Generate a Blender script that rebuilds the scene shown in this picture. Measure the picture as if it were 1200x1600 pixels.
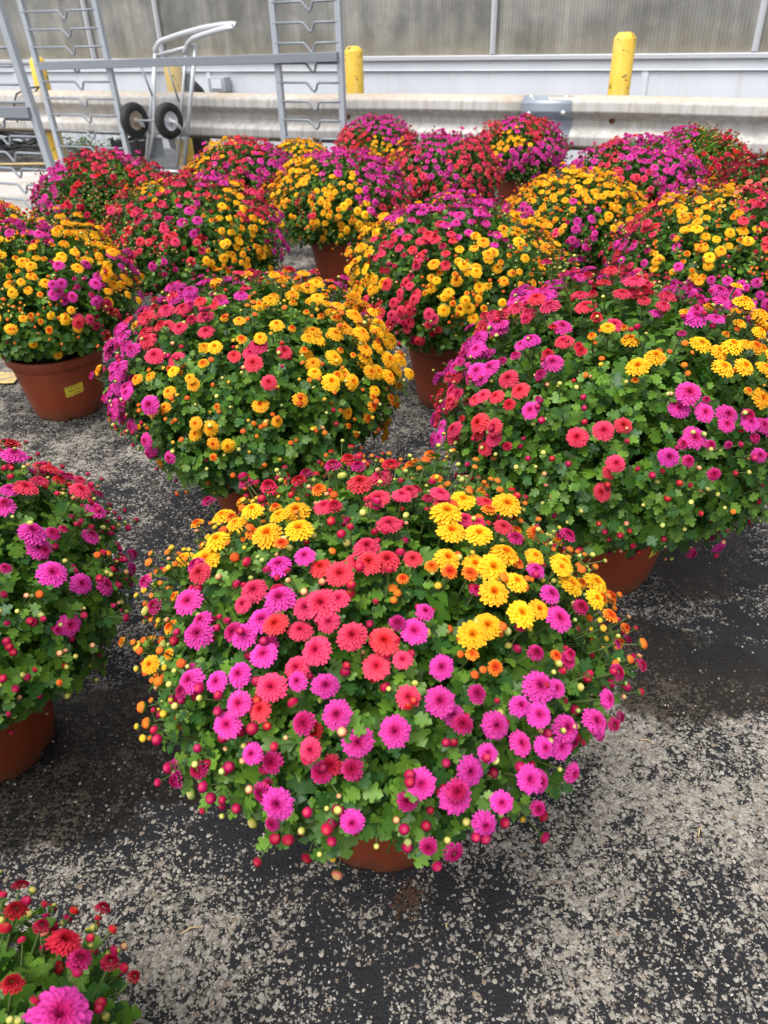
import bpy, math, random
import numpy as np
from mathutils import Matrix, Vector

# ------------------------------------------------------------------ clear, camera, world, sun, exposure
for o in list(bpy.data.objects):
    bpy.data.objects.remove(o)
SC = bpy.context.scene
COL = SC.collection
R = math.radians
rng = np.random.default_rng(11)
random.seed(11)

CAM_H, FPX, PITCH, ROLL = 1.0, 1202.0, R(33), R(1.8)
fw = np.array([0, math.cos(PITCH), -math.sin(PITCH)])
up0 = np.array([0, math.sin(PITCH), math.cos(PITCH)])
rt0 = np.array([1.0, 0, 0])
rt = rt0*math.cos(ROLL) - up0*math.sin(ROLL)
up = up0*math.cos(ROLL) + rt0*math.sin(ROLL)
CP = np.array([0, 0, CAM_H])
cam = bpy.data.cameras.new('camera')
cam.sensor_fit = 'VERTICAL'; cam.sensor_height = 36.0
cam.lens = FPX/1600*36.0
cam.clip_start = 0.02; cam.clip_end = 500
cam.dof.use_dof = True; cam.dof.focus_distance = 1.12; cam.dof.aperture_fstop = 9.0
camo = bpy.data.objects.new('camera', cam); COL.objects.link(camo)
camo.matrix_world = Matrix(((rt[0], up[0], -fw[0], CP[0]), (rt[1], up[1], -fw[1], CP[1]), (rt[2], up[2], -fw[2], CP[2]), (0, 0, 0, 1)))
SC.camera = camo

SUN_EL, SUN_AZ = R(66), R(-140)          # azimuth from +Y, clockwise; behind the camera on the left
w = bpy.data.worlds.new('World'); SC.world = w; w.use_nodes = True
wn = w.node_tree; wn.nodes.clear()
wo = wn.nodes.new('ShaderNodeOutputWorld'); bg = wn.nodes.new('ShaderNodeBackground')
sky = wn.nodes.new('ShaderNodeTexSky'); sky.sky_type = 'NISHITA'; sky.sun_disc = False
sky.sun_elevation = SUN_EL; sky.sun_rotation = SUN_AZ; sky.dust_density = 5.0; sky.air_density = 1.0
hs = wn.nodes.new('ShaderNodeHueSaturation'); hs.inputs['Saturation'].default_value = 0.22
wn.links.new(sky.outputs[0], hs.inputs['Color']); wn.links.new(hs.outputs[0], bg.inputs[0])
bg.inputs[1].default_value = 0.15
wn.links.new(bg.outputs[0], wo.inputs[0])
sl = bpy.data.lights.new('sun', 'SUN'); sl.energy = 1.0; sl.angle = R(45); sl.color = (1, 0.975, 0.94)
so = bpy.data.objects.new('sun', sl); COL.objects.link(so)
sd = Vector((math.sin(SUN_AZ)*math.cos(SUN_EL), math.cos(SUN_AZ)*math.cos(SUN_EL), math.sin(SUN_EL)))
so.rotation_euler = sd.to_track_quat('Z', 'Y').to_euler(); so.location = sd*20
SC.view_settings.view_transform = 'Standard'; SC.view_settings.look = 'None'
SC.view_settings.exposure = 0.82; SC.view_settings.gamma = 1.0
SC.render.engine = 'CYCLES'
SC.cycles.use_denoising = True; SC.cycles.use_light_tree = False
SC.cycles.use_adaptive_sampling = True; SC.cycles.adaptive_threshold = 0.02
SC.cycles.max_bounces = 4; SC.cycles.diffuse_bounces = 2; SC.cycles.glossy_bounces = 2
SC.cycles.transparent_max_bounces = 6; SC.cycles.transmission_bounces = 2


def pray(u, v):
    return fw + rt*(u-600)/FPX - up*(v-800)/FPX


def at(u, v, z=0.0):                       # where the sight line through a photo point meets height z
    d = pray(u, v)
    return CP + d*((z-CAM_H)/d[2])


def proj(p):
    d = np.asarray(p, float) - CP
    z = d @ fw
    return np.stack([600+FPX*(d @ rt)/z, 800-FPX*(d @ up)/z, z], -1)


# frame of the guard rail: RU runs along it to the right, RN away from the camera
RA = R(24.5)
RU = np.array([math.cos(RA), -math.sin(RA), 0]); RN = np.array([math.sin(RA), math.cos(RA), 0]); RZ = np.array([0, 0, 1.0])
RP = np.array([0.03, 5.85, 0])


def RL(u, n, z): return RP + RU*u + RN*n + RZ*z


def on_rail(px, py, n=0.0):                # (u, z) of a photo point in the plane n behind the rail
    d = pray(px, py); q = RP + RN*n
    t = ((q-CP) @ RN)/(d @ RN)
    p = CP + d*t - RP
    return p @ RU, p[2]


def srgb(r, g, b):
    f = lambda c: c/12.92 if c <= 0.04045 else ((c+0.055)/1.055)**2.4
    return (f(r/255), f(g/255), f(b/255))


# ------------------------------------------------------------------ node helpers and materials
class NT:
    def __init__(s, name):
        s.m = bpy.data.materials.new(name); s.m.use_nodes = True
        s.t = s.m.node_tree; s.t.nodes.clear()
        s.out = s.n('ShaderNodeOutputMaterial')

    def n(s, typ, **kw):
        nd = s.t.nodes.new(typ)
        for k, v in kw.items():
            setattr(nd, k, v)
        return nd

    def l(s, a, b): s.t.links.new(a, b)

    def set(s, nd, **kw):
        for k, v in kw.items():
            nd.inputs[k.replace('_', ' ')].default_value = v

    def noise(s, vec, scale, detail=4, rough=0.55, dist=0.0):
        nd = s.n('ShaderNodeTexNoise'); s.l(vec, nd.inputs['Vector'])
        nd.inputs['Scale'].default_value = scale; nd.inputs['Detail'].default_value = detail
        nd.inputs['Roughness'].default_value = rough; nd.inputs['Distortion'].default_value = dist
        return nd.outputs[0]

    def ramp(s, fac, stops, interp='LINEAR'):
        nd = s.n('ShaderNodeValToRGB'); s.l(fac, nd.inputs[0]); cr = nd.color_ramp; cr.interpolation = interp
        while len(cr.elements) < len(stops): cr.elements.new(0.5)
        for e, (p, c) in zip(cr.elements, stops):
            e.position = p; e.color = (*c, 1) if not isinstance(c, (int, float)) else (c, c, c, 1)
        return nd.outputs[0]

    def math(s, op, a, b=None, clamp=False):
        nd = s.n('ShaderNodeMath', operation=op, use_clamp=clamp)
        for i, x in enumerate((a, b)):
            if x is None: continue
            if isinstance(x, (int, float)): nd.inputs[i].default_value = x
            else: s.l(x, nd.inputs[i])
        return nd.outputs[0]

    def mix(s, fac, a, b, blend='MIX'):
        nd = s.n('ShaderNodeMix', data_type='RGBA', blend_type=blend)
        for sock, x in ((nd.inputs[0], fac), (nd.inputs[6], a), (nd.inputs[7], b)):
            if isinstance(x, (int, float)): sock.default_value = x if sock is nd.inputs[0] or sock.type == 'VALUE' else (x, x, x, 1)
            elif isinstance(x, tuple): sock.default_value = (*x, 1)
            else: s.l(x, sock)
        return nd.outputs[2]

    def bump(s, h, strength, dist, normal=None):
        nd = s.n('ShaderNodeBump'); s.l(h, nd.inputs['Height'])
        nd.inputs['Strength'].default_value = strength; nd.inputs['Distance'].default_value = dist
        if normal is not None: s.l(normal, nd.inputs['Normal'])
        return nd.outputs[0]

    def pbsdf(s, color, rough=0.5, metal=0.0, normal=None, spec=0.5):
        b = s.n('ShaderNodeBsdfPrincipled')
        for k, x in (('Base Color', color), ('Roughness', rough), ('Metallic', metal), ('Specular IOR Level', spec)):
            if isinstance(x, (int, float)): b.inputs[k].default_value = x
            elif isinstance(x, tuple): b.inputs[k].default_value = (*x, 1)
            else: s.l(x, b.inputs[k])
        if normal is not None: s.l(normal, b.inputs['Normal'])
        return b.outputs[0]

    def done(s, sh): s.l(sh, s.out.inputs[0]); return s.m

    def obj_co(s): return s.n('ShaderNodeTexCoord').outputs['Object']

    def scaled(s, vec, sx, sy, sz):
        nd = s.n('ShaderNodeMapping'); s.l(vec, nd.inputs[0]); nd.inputs['Scale'].default_value = (sx, sy, sz)
        return nd.outputs[0]


M = {}


def build_materials():
    # petals and buds: flower colour from the mesh with crease shade painted in, a little variation from bloom to bloom
    t = NT('petal')
    at_ = t.n('ShaderNodeAttribute', attribute_name='Col')
    oi = t.n('ShaderNodeObjectInfo')
    hsv = t.n('ShaderNodeHueSaturation')
    t.l(at_.outputs['Color'], hsv.inputs['Color'])
    t.l(t.math('ADD', t.math('MULTIPLY', oi.outputs['Random'], 0.022), 0.488), hsv.inputs['Hue'])
    t.l(t.math('ADD', t.math('MULTIPLY', t.math('FRACT', t.math('MULTIPLY', oi.outputs['Random'], 17.3)), 0.36), 0.84), hsv.inputs['Value'])
    p = t.pbsdf(hsv.outputs[0], 0.75, spec=0.12)
    tr = t.n('ShaderNodeBsdfTranslucent'); t.l(hsv.outputs[0], tr.inputs[0])
    mx = t.n('ShaderNodeMixShader'); mx.inputs[0].default_value = 0.26
    t.l(p, mx.inputs[1]); t.l(tr.outputs[0], mx.inputs[2])
    M['petal'] = t.done(mx.outputs[0])

    # leaves: one tint value for each leaf
    t = NT('leaf')
    at_ = t.n('ShaderNodeAttribute', attribute_name='Col')
    no = t.noise(t.obj_co(), 160, 2)
    c = t.mix(t.math('MULTIPLY', no, 0.5), at_.outputs['Color'], (0.045, 0.135, 0.012))
    p = t.pbsdf(c, 0.40, spec=0.35)
    tr = t.n('ShaderNodeBsdfTranslucent')
    t.l(t.mix(1.0, c, (1.25, 1.35, 0.5), 'MULTIPLY'), tr.inputs[0])
    mx = t.n('ShaderNodeMixShader'); mx.inputs[0].default_value = 0.2
    t.l(p, mx.inputs[1]); t.l(tr.outputs[0], mx.inputs[2])
    M['leaf'] = t.done(mx.outputs[0])

    t = NT('stem')
    no = t.noise(t.obj_co(), 60, 3)
    M['stem'] = t.done(t.pbsdf(t.ramp(no, [(0.3, (0.06, 0.12, 0.025)), (0.7, (0.13, 0.17, 0.05))]), 0.6, spec=0.3))

    t = NT('pot_plastic')
    co = t.obj_co()
    no = t.noise(co, 7, 6, 0.65)
    dust = t.noise(co, 55, 5, 0.7)
    c = t.ramp(no, [(0.3, srgb(132, 56, 30)), (0.55, srgb(148, 66, 36)), (0.8, srgb(160, 78, 48))])
    c = t.mix(t.ramp(dust, [(0.62, 0.0), (0.8, 0.35)]), c, srgb(150, 120, 100))
    spz = t.n('ShaderNodeSeparateXYZ'); t.l(co, spz.inputs[0])
    splash = t.ramp(t.math('ADD', spz.outputs['Z'], t.math('MULTIPLY', t.math('SUBTRACT', dust, 0.5), 0.12)), [(0.01, 0.65), (0.055, 0.0)])
    c = t.mix(splash, c, srgb(92, 66, 50))
    run = t.noise(t.scaled(co, 30, 30, 4), 1, 4, 0.6)
    c = t.mix(t.ramp(run, [(0.6, 0.0), (0.78, 0.35)]), c, srgb(176, 110, 80))
    M['pot'] = t.done(t.pbsdf(c, t.ramp(no, [(0.3, 0.36), (0.8, 0.55)]), normal=t.bump(dust, 0.08, 0.002)))

    t = NT('soil')
    no = t.noise(t.obj_co(), 90, 6, 0.7)
    M['soil'] = t.done(t.pbsdf(t.ramp(no, [(0.3, (0.012, 0.008, 0.005)), (0.7, (0.07, 0.045, 0.028))]), 0.95, normal=t.bump(no, 1.0, 0.01)))

    t = NT('sticker_print')       # a yellow label with three short lines of unreadable dark print
    uv = t.n('ShaderNodeTexCoord').outputs['UV']
    sp = t.n('ShaderNodeSeparateXYZ'); t.l(uv, sp.inputs[0])
    row = t.math('FRACT', t.math('MULTIPLY', sp.outputs['Y'], 3.0))
    band = t.math('MULTIPLY', t.math('GREATER_THAN', row, 0.35), t.math('LESS_THAN', row, 0.72))
    gl = t.noise(t.scaled(uv, 38, 3.0, 1), 1.0, 2)
    ink = t.math('MULTIPLY', band, t.math('GREATER_THAN', gl, 0.5))
    inx = t.math('MULTIPLY', t.math('GREATER_THAN', sp.outputs['X'], 0.12), t.math('LESS_THAN', sp.outputs['X'], 0.85))
    M['sticker'] = t.done(t.pbsdf(t.mix(t.math('MULTIPLY', ink, inx), srgb(222, 200, 62), srgb(96, 92, 40)), 0.45))

    # worn sealcoat over pale aggregate
    t = NT('asphalt')
    co = t.n('ShaderNodeTexCoord').outputs['Object']
    big = t.noise(co, 1.3, 3, 0.6)
    mid = t.noise(co, 6.5, 4, 0.65)
    fine = t.noise(co, 80, 5, 0.7, 0.4)
    # places worn to the stone and places still coated
    def spot(px, py, rad, e=0.0):
        p = at(px, py)
        v = t.n('ShaderNodeVectorMath', operation='DISTANCE'); t.l(co, v.inputs[0]); v.inputs[1].default_value = tuple(p)
        mr = t.n('ShaderNodeMapRange'); mr.interpolation_type = 'SMOOTHSTEP'
        t.l(v.outputs['Value'], mr.inputs[0])
        mr.inputs[1].default_value = rad*0.25; mr.inputs[2].default_value = rad
        mr.inputs[3].default_value = 1.0; mr.inputs[4].default_value = 0.0
        return mr.outputs[0]
    worn = None
    for px, py, rad, wt in ((1090, 1230, 0.30, 0.16), (200, 1420, 0.16, 0.16), (1010, 1130, 0.12, 0.14), (330, 1530, 0.22, 0.10), (620, 1530, 0.15, 0.07),
                            (450, 1440, 0.12, 0.07), (900, 1400, 0.22, 0.08), (60, 1330, 0.13, 0.14), (1150, 1480, 0.2, 0.12), (150, 1560, 0.2, 0.1)):
        x = t.math('MULTIPLY', spot(px, py, rad), wt); worn = x if worn is None else t.math('ADD', worn, x)
    coat = None
    for px, py, rad, wt in ((600, 1450, 0.16, 0.10), (560, 1380, 0.2, 0.10), (330, 1300, 0.2, 0.10), (1060, 900, 0.3, 0.10), (780, 1470, 0.12, 0.06), (230, 1240, 0.14, 0.08),
                            (1100, 1040, 0.2, 0.12)):
        x = t.math('MULTIPLY', spot(px, py, rad), wt); coat = x if coat is None else t.math('ADD', coat, x)
    dens = t.math('ADD', t.math('MULTIPLY', t.math('SUBTRACT', big, 0.5), 1.3), t.math('MULTIPLY', t.math('SUBTRACT', mid, 0.5), 1.7))
    dens = t.math('ADD', dens, t.math('MULTIPLY', t.math('SUBTRACT', worn, coat), 1.1))
    dens = t.math('ADD', dens, t.math('MULTIPLY', t.math('SUBTRACT', t.noise(co, 24, 3, 0.6), 0.5), 1.1))
    dens = t.math('ADD', dens, 0.35)
    warp = t.n('ShaderNodeTexNoise'); t.l(co, warp.inputs['Vector']); warp.inputs['Scale'].default_value = 190; warp.inputs['Detail'].default_value = 2
    wv = t.n('ShaderNodeVectorMath', operation='MULTIPLY_ADD'); t.l(warp.outputs['Color'], wv.inputs[0]); wv.inputs[1].default_value = (0.007, 0.007, 0.007); t.l(co, wv.inputs[2])
    def chipset(scale, k, soft):
        vv = t.n('ShaderNodeTexVoronoi'); t.l(wv.outputs[0], vv.inputs['Vector']); vv.inputs['Scale'].default_value = scale
        cc = t.n('ShaderNodeSeparateColor'); t.l(vv.outputs['Color'], cc.inputs[0])
        on = t.math('LESS_THAN', cc.outputs[0], t.math('MULTIPLY', dens, k))
        edge_ = t.ramp(vv.outputs['Distance'], [(soft, 1.0), (soft+0.10, 0.0)])
        return t.math('MULTIPLY', on, edge_), cc, vv
    e1, c1, v1 = chipset(150, 0.80, 0.48)
    e2, c2, v2 = chipset(290, 0.95, 0.50)
    smear = t.ramp(t.math('ADD', t.math('MULTIPLY', fine, 1.0), t.math('MULTIPLY', dens, 0.42)), [(0.735, 0.0), (0.785, 1.0)])
    expo = t.math('MAXIMUM', t.math('MAXIMUM', e1, e2), smear)
    pick = t.mix(e1, c2.outputs[1], c1.outputs[1])
    stone = t.ramp(pick, [(0.0, srgb(104, 100, 95)), (0.25, srgb(150, 145, 136)), (0.6, srgb(182, 176, 166)), (0.80, srgb(200, 194, 183)), (0.9, srgb(144, 122, 98)), (1.0, srgb(218, 212, 202))])
    stone = t.mix(t.math('MULTIPLY', t.noise(co, 300, 3, 0.7), 0.5), stone, srgb(120, 110, 96))
    chips = v1
    grain = t.noise(co, 420, 3, 0.7)
    tar = t.ramp(grain, [(0.3, srgb(16, 17, 20)), (0.55, srgb(33, 34, 38)), (0.75, srgb(70, 71, 74))])
    tar = t.mix(t.ramp(mid, [(0.35, 0.0), (0.8, 0.18)]), tar, srgb(80, 80, 82))
    c = t.mix(expo, tar, stone)
    # damp ground where the watering can or hose has run
    wet = None
    for px, py, rad in ((120, 1190, 0.22), (20, 1240, 0.16), (230, 1120, 0.13), (1040, 1050, 0.16), (985, 1010, 0.12), (1130, 1060, 0.12), (1080, 870, 0.2), (280, 1200, 0.10)):
        x = spot(px, py, rad); wet = x if wet is None else t.math('MAXIMUM', wet, x)
    wn_ = t.math('ADD', wet, t.math('MULTIPLY', t.math('SUBTRACT', t.noise(co, 9, 4, 0.6), 0.5), 1.9))
    wetm = t.ramp(wn_, [(0.22, 0.0), (0.40, 1.0)])
    c = t.mix(wetm, c, t.mix(1.0, c, (0.27, 0.25, 0.22), 'MULTIPLY'))
    brown = t.math('MULTIPLY', wetm, t.ramp(t.noise(co, 5, 3), [(0.45, 0.0), (0.65, 0.4)]))
    c = t.mix(brown, c, srgb(52, 40, 28))
    h = t.math('ADD', t.math('MULTIPLY', chips.outputs['Distance'], -0.6), t.math('MULTIPLY', grain, 0.7))
    h = t.math('ADD', h, t.math('MULTIPLY', expo, 0.35))
    nrm = t.bump(h, 1.0, 0.006)
    M['asphalt'] = t.done(t.pbsdf(c, t.mix(wetm, t.ramp(grain, [(0.3, 0.75), (0.7, 0.92)]), 0.22), normal=nrm, spec=0.4))

    t = NT('concrete')
    co = t.obj_co()
    n1 = t.noise(co, 2.2, 5, 0.6); n2 = t.noise(co, 60, 4, 0.7)
    c = t.ramp(n1, [(0.3, srgb(168, 160, 150)), (0.6, srgb(196, 190, 184))])
    c = t.mix(t.ramp(n2, [(0.45, 0.0), (0.8, 0.5)]), c, srgb(120, 112, 104))
    M['concrete'] = t.done(t.pbsdf(c, 0.85, normal=t.bump(n2, 0.4, 0.004)))

    t = NT('faded_line_paint')
    co = t.obj_co()
    n1 = t.noise(co, 40, 5, 0.75)
    M['line'] = t.done(t.pbsdf(t.mix(t.ramp(n1, [(0.4, 0.0), (0.62, 1.0)]), srgb(206, 178, 108), srgb(146, 134, 112)), 0.8))

    # whitewashed, weathered guard rail: dirty tan top edge, darker bottom edge, tan staining, grey streaks
    t = NT('weathered_rail')
    co = t.obj_co()
    sp = t.n('ShaderNodeSeparateXYZ'); t.l(co, sp.inputs[0])
    streak = t.noise(t.scaled(co, 26, 26, 2.0), 1.0, 5, 0.6)
    patch = t.noise(t.scaled(co, 2.2, 2.2, 9), 1.0, 5, 0.65)
    c = t.ramp(streak, [(0.3, srgb(166, 162, 157)), (0.55, srgb(192, 189, 185)), (0.75, srgb(206, 204, 200))])
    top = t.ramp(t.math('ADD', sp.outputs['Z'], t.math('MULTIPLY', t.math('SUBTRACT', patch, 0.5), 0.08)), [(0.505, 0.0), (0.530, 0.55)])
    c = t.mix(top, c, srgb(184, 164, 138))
    rust = t.ramp(patch, [(0.56, 0.0), (0.72, 0.7)])
    c = t.mix(rust, c, srgb(170, 152, 130))
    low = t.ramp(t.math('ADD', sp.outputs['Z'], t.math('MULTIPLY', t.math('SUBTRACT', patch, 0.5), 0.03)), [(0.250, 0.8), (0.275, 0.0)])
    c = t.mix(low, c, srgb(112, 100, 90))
    nick = t.ramp(t.noise(co, 45, 3), [(0.70, 0.0), (0.74, 0.8)])
    c = t.mix(nick, c, srgb(96, 74, 56))
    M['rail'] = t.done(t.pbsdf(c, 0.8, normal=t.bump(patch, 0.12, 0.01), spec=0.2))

    def galv(name, a, b, rough=0.42, metal=0.75, sc=30):
        t = NT(name); co = t.obj_co()
        n1 = t.noise(co, sc, 4, 0.6); n2 = t.noise(co, 4, 4, 0.6)
        c = t.mix(n2, t.ramp(n1, [(0.3, a), (0.7, b)]), t.ramp(n1, [(0.3, b), (0.7, a)]))
        return t.done(t.pbsdf(c, t.ramp(n1, [(0.3, rough-0.08), (0.7, rough+0.12)]), metal))
    M['galv'] = galv('galvanised_steel', srgb(154, 162, 172), srgb(184, 190, 198), 0.5, 0.25)
    M['galv_dark'] = galv('weathered_galvanised_steel', srgb(112, 119, 128), srgb(152, 158, 166), 0.55, 0.25)
    M['splice'] = galv('new_galvanised_plate', srgb(132, 142, 156), srgb(182, 190, 202), 0.42, 0.35, 14)
    M['alu'] = galv('aluminium', srgb(196, 199, 205), srgb(214, 217, 222), 0.4, 0.35)
    M['bolt'] = galv('bolt_steel', srgb(205, 205, 205), srgb(225, 225, 225), 0.3, 0.8)

    t = NT('rust')
    n1 = t.noise(t.obj_co(), 60, 4)
    M['rust'] = t.done(t.pbsdf(t.ramp(n1, [(0.3, srgb(62, 34, 20)), (0.7, srgb(120, 70, 42))]), 0.9))

    t = NT('bollard_paint')
    co = t.obj_co()
    n1 = t.noise(co, 20, 6, 0.75); n2 = t.noise(co, 5, 4, 0.6)
    c = t.ramp(n2, [(0.3, srgb(226, 182, 52)), (0.7, srgb(240, 204, 84))])
    c = t.mix(t.ramp(t.noise(t.scaled(co, 30, 30, 3), 1, 4), [(0.5, 0.0), (0.8, 0.4)]), c, srgb(240, 224, 170))
    c = t.mix(t.ramp(n1, [(0.585, 0.0), (0.615, 1.0)]), c, srgb(106, 68, 40))
    M['bollard'] = t.done(t.pbsdf(c, 0.6, normal=t.bump(n1, 0.3, 0.003)))

    t = NT('white_wall_sheet')
    co = t.obj_co()
    n1 = t.noise(t.scaled(co, 3, 3, 1.2), 1, 5, 0.6); n2 = t.noise(t.scaled(co, 20, 20, 1.5), 1, 4)
    c = t.ramp(n1, [(0.3, srgb(206, 211, 220)), (0.7, srgb(222, 226, 233))])
    c = t.mix(t.ramp(n2, [(0.58, 0.0), (0.8, 0.35)]), c, srgb(184, 178, 168))
    M['white'] = t.done(t.pbsdf(c, 0.5))

    # dirty ribbed glazing sheet: half see-through, streaked with grime and algae
    t = NT('dirty_ribbed_glazing')
    co = t.obj_co()
    sp = t.n('ShaderNodeSeparateXYZ'); t.l(co, sp.inputs[0])
    streak = t.noise(t.scaled(co, 11, 11, 0.9), 1, 5, 0.65)
    cloud = t.noise(co, 2.4, 4, 0.6)
    ribs = t.n('ShaderNodeTexWave', wave_type='BANDS', bands_direction='X'); t.l(co, ribs.inputs[0]); ribs.inputs['Scale'].default_value = 14.3
    c = t.ramp(streak, [(0.25, srgb(138, 138, 135)), (0.5, srgb(168, 167, 161)), (0.75, srgb(200, 196, 184))])
    c = t.mix(t.ramp(cloud, [(0.4, 0.0), (0.7, 0.7)]), c, srgb(128, 128, 126))
    low = t.ramp(t.math('ADD', sp.outputs['Z'], t.math('MULTIPLY', t.math('SUBTRACT', streak, 0.5), 0.35)), [(0.72, 0.8), (0.9, 0.0)])
    c = t.mix(t.math('MULTIPLY', low, 0.6), c, srgb(166, 152, 122))
    c = t.mix(t.math('MULTIPLY', ribs.outputs[1], 0.28), c, srgb(92, 90, 84))
    p = t.pbsdf(c, 0.35)
    tp = t.n('ShaderNodeBsdfTransparent'); tp.inputs[0].default_value = (0.85, 0.85, 0.8, 1)
    mx = t.n('ShaderNodeMixShader')
    t.l(t.ramp(cloud, [(0.35, 0.12), (0.65, 0.42)]), mx.inputs[0]); t.l(p, mx.inputs[1]); t.l(tp.outputs[0], mx.inputs[2])
    M['glazing'] = t.done(mx.outputs[0])

    def plain(name, a, b, rough, sc=20, metal=0.0):
        t = NT(name); n1 = t.noise(t.obj_co(), sc, 4, 0.6)
        return t.done(t.pbsdf(t.ramp(n1, [(0.3, a), (0.7, b)]), rough, metal))
    M['inner'] = plain('interior_grey', srgb(70, 72, 68), srgb(112, 112, 104), 0.9, 1.5)  # mottled dark grey of the back wall and benches
    M['inner_post'] = plain('interior_post', srgb(196, 194, 186), srgb(220, 218, 210), 0.6)
    M['rubber'] = plain('tyre_rubber', (0.012, 0.012, 0.013), (0.035, 0.034, 0.034), 0.7)
    M['rim_white'] = plain('white_wheel_rim', srgb(196, 198, 204), srgb(222, 224, 230), 0.45)
    M['rim_rusty'] = plain('rusty_wheel_rim', srgb(150, 126, 104), srgb(188, 178, 164), 0.7)
    M['black'] = plain('black_plastic', (0.012, 0.013, 0.015), (0.04, 0.042, 0.046), 0.45)
    M['bagblack'] = plain('black_bag', (0.012, 0.012, 0.014), (0.03, 0.03, 0.033), 0.3)
    M['greybox'] = plain('grey_box', srgb(150, 154, 160), srgb(180, 184, 190), 0.5)
    M['mulch'] = plain('mulch', srgb(44, 30, 22), srgb(92, 66, 46), 0.9, 200)
    M['grit'] = plain('grit', srgb(130, 122, 110), srgb(200, 192, 180), 0.85, 40)
    M['drygrass'] = plain('dry_straw', srgb(160, 136, 96), srgb(196, 174, 130), 0.8, 30)


build_materials()


# ------------------------------------------------------------------ mesh helpers
def mesh_from(name, V, F, mat, cols=None, smooth=True):
    """V (n,3); F an (m,3|4) array or a list of tuples; cols (n,3) flower or leaf colour"""
    me = bpy.data.meshes.new(name)
    V = np.asarray(V, np.float32)
    if isinstance(F, np.ndarray):
        k = F.shape[1]; m = len(F)
        me.vertices.add(len(V)); me.vertices.foreach_set('co', V.ravel())
        me.loops.add(m*k); me.loops.foreach_set('vertex_index', F.astype(np.int32).ravel())
        me.polygons.add(m); me.polygons.foreach_set('loop_start', np.arange(0, m*k, k, dtype=np.int32))
        me.update(calc_edges=True)
    else:
        me.from_pydata([tuple(v) for v in V], [], F)
    if cols is not None:
        a = me.attributes.new('Col', 'FLOAT_COLOR', 'POINT')
        c4 = np.ones((len(V), 4), np.float32); c4[:, :3] = cols
        a.data.foreach_set('color', c4.ravel())
    if smooth:
        me.polygons.foreach_set('use_smooth', np.ones(len(me.polygons), bool))
    me.materials.append(M[mat])
    return me


def link(name, me, parent=None, **props):
    o = bpy.data.objects.new(name, me); COL.objects.link(o)
    if parent is not None: o.parent = parent
    for k, v in props.items(): o[k] = v
    return o


def empty(name, loc, **props):
    o = bpy.data.objects.new(name, None); COL.objects.link(o)
    o.location = tuple(loc); o.empty_display_size = 0.1
    for k, v in props.items(): o[k] = v
    return o


class MB:
    def __init__(s): s.v = []; s.f = []

    def add(s, V, F):
        b = len(s.v); s.v.extend([tuple(map(float, p)) for p in V]); s.f.extend([tuple(i+b for i in f) for f in F])

    def box(s, c, ax, ay, az):            # centre and three half-axis vectors
        c, ax, ay, az = map(np.asarray, (c, ax, ay, az))
        V = [c+sx*ax+sy*ay+sz*az for sz in (-1, 1) for sy in (-1, 1) for sx in (-1, 1)]
        s.add(V, [(0, 2, 3, 1), (4, 5, 7, 6), (0, 1, 5, 4), (2, 6, 7, 3), (0, 4, 6, 2), (1, 3, 7, 5)])

    def tube(s, pts, r, n=8, closed=False, caps=True):
        pts = [np.asarray(p, float) for p in pts]
        N = len(pts); V = []; F = []
        rs = r if hasattr(r, '__len__') else [r]*N
        ref = None
        for i, p in enumerate(pts):
            a = pts[(i-1) % N] if (closed or i > 0) else p
            b = pts[(i+1) % N] if (closed or i < N-1) else p
            tdir = b-a; tdir = tdir/(np.linalg.norm(tdir)+1e-12)
            if ref is None:
                ref = np.cross(tdir, [0, 0, 1.0])
                if np.linalg.norm(ref) < 1e-3: ref = np.cross(tdir, [1.0, 0, 0])
            ref = ref - tdir*(ref @ tdir); ref = ref/np.linalg.norm(ref)
            bi = np.cross(tdir, ref)
            for k in range(n):
                an = 2*math.pi*k/n
                V.append(p + rs[i]*(ref*math.cos(an)+bi*math.sin(an)))
        for i in range(N if closed else N-1):
            for k in range(n):
                a = i*n+k; b = i*n+(k+1) % n; c = ((i+1) % N)*n+(k+1) % n; d = ((i+1) % N)*n+k
                F.append((a, b, c, d))
        if caps and not closed:
            F.append(tuple(range(n))[::-1]); F.append(tuple((N-1)*n+k for k in range(n)))
        s.add(V, F)

    def lathe(s, prof, n=48, c=(0, 0, 0), cap0=False, cap1=False):
        V = []; F = []
        for (r, z) in prof:
            for k in range(n):
                an = 2*math.pi*k/n; V.append((c[0]+r*math.cos(an), c[1]+r*math.sin(an), c[2]+z))
        for i in range(len(prof)-1):
            for k in range(n):
                F.append((i*n+k, i*n+(k+1) % n, (i+1)*n+(k+1) % n, (i+1)*n+k))
        if cap0: F.append(tuple(range(n))[::-1])
        if cap1: F.append(tuple((len(prof)-1)*n+k for k in range(n)))
        s.add(V, F)

    def mesh(s, name, mat, smooth=False): return mesh_from(name, s.v, s.f, mat, smooth=smooth)

    def build(s, name, mat, parent=None, smooth=False, **props):
        # the object's origin stays at the parent's origin
        V = np.array(s.v)
        if parent is not None:
            V = V - np.array(parent.location) if parent.parent is None else V - np.array(parent.parent.location)
        o = link(name, mesh_from(name, V, s.f, mat, smooth=smooth), parent, **props)
        return o


def bevel(o, wd, seg=2):
    b = o.modifiers.new('bevel', 'BEVEL'); b.width = wd; b.segments = seg; b.limit_method = 'ANGLE'
    return o


# ------------------------------------------------------------------ the setting: ground, apron, painted lines
me = mesh_from('ground', np.array([(-60, -40, 0), (60, -40, 0), (60, 80, 0), (-60, 80, 0)]), np.array([[0, 1, 2, 3]]), 'asphalt', smooth=False)
link('ground', me, kind='structure')
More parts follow.
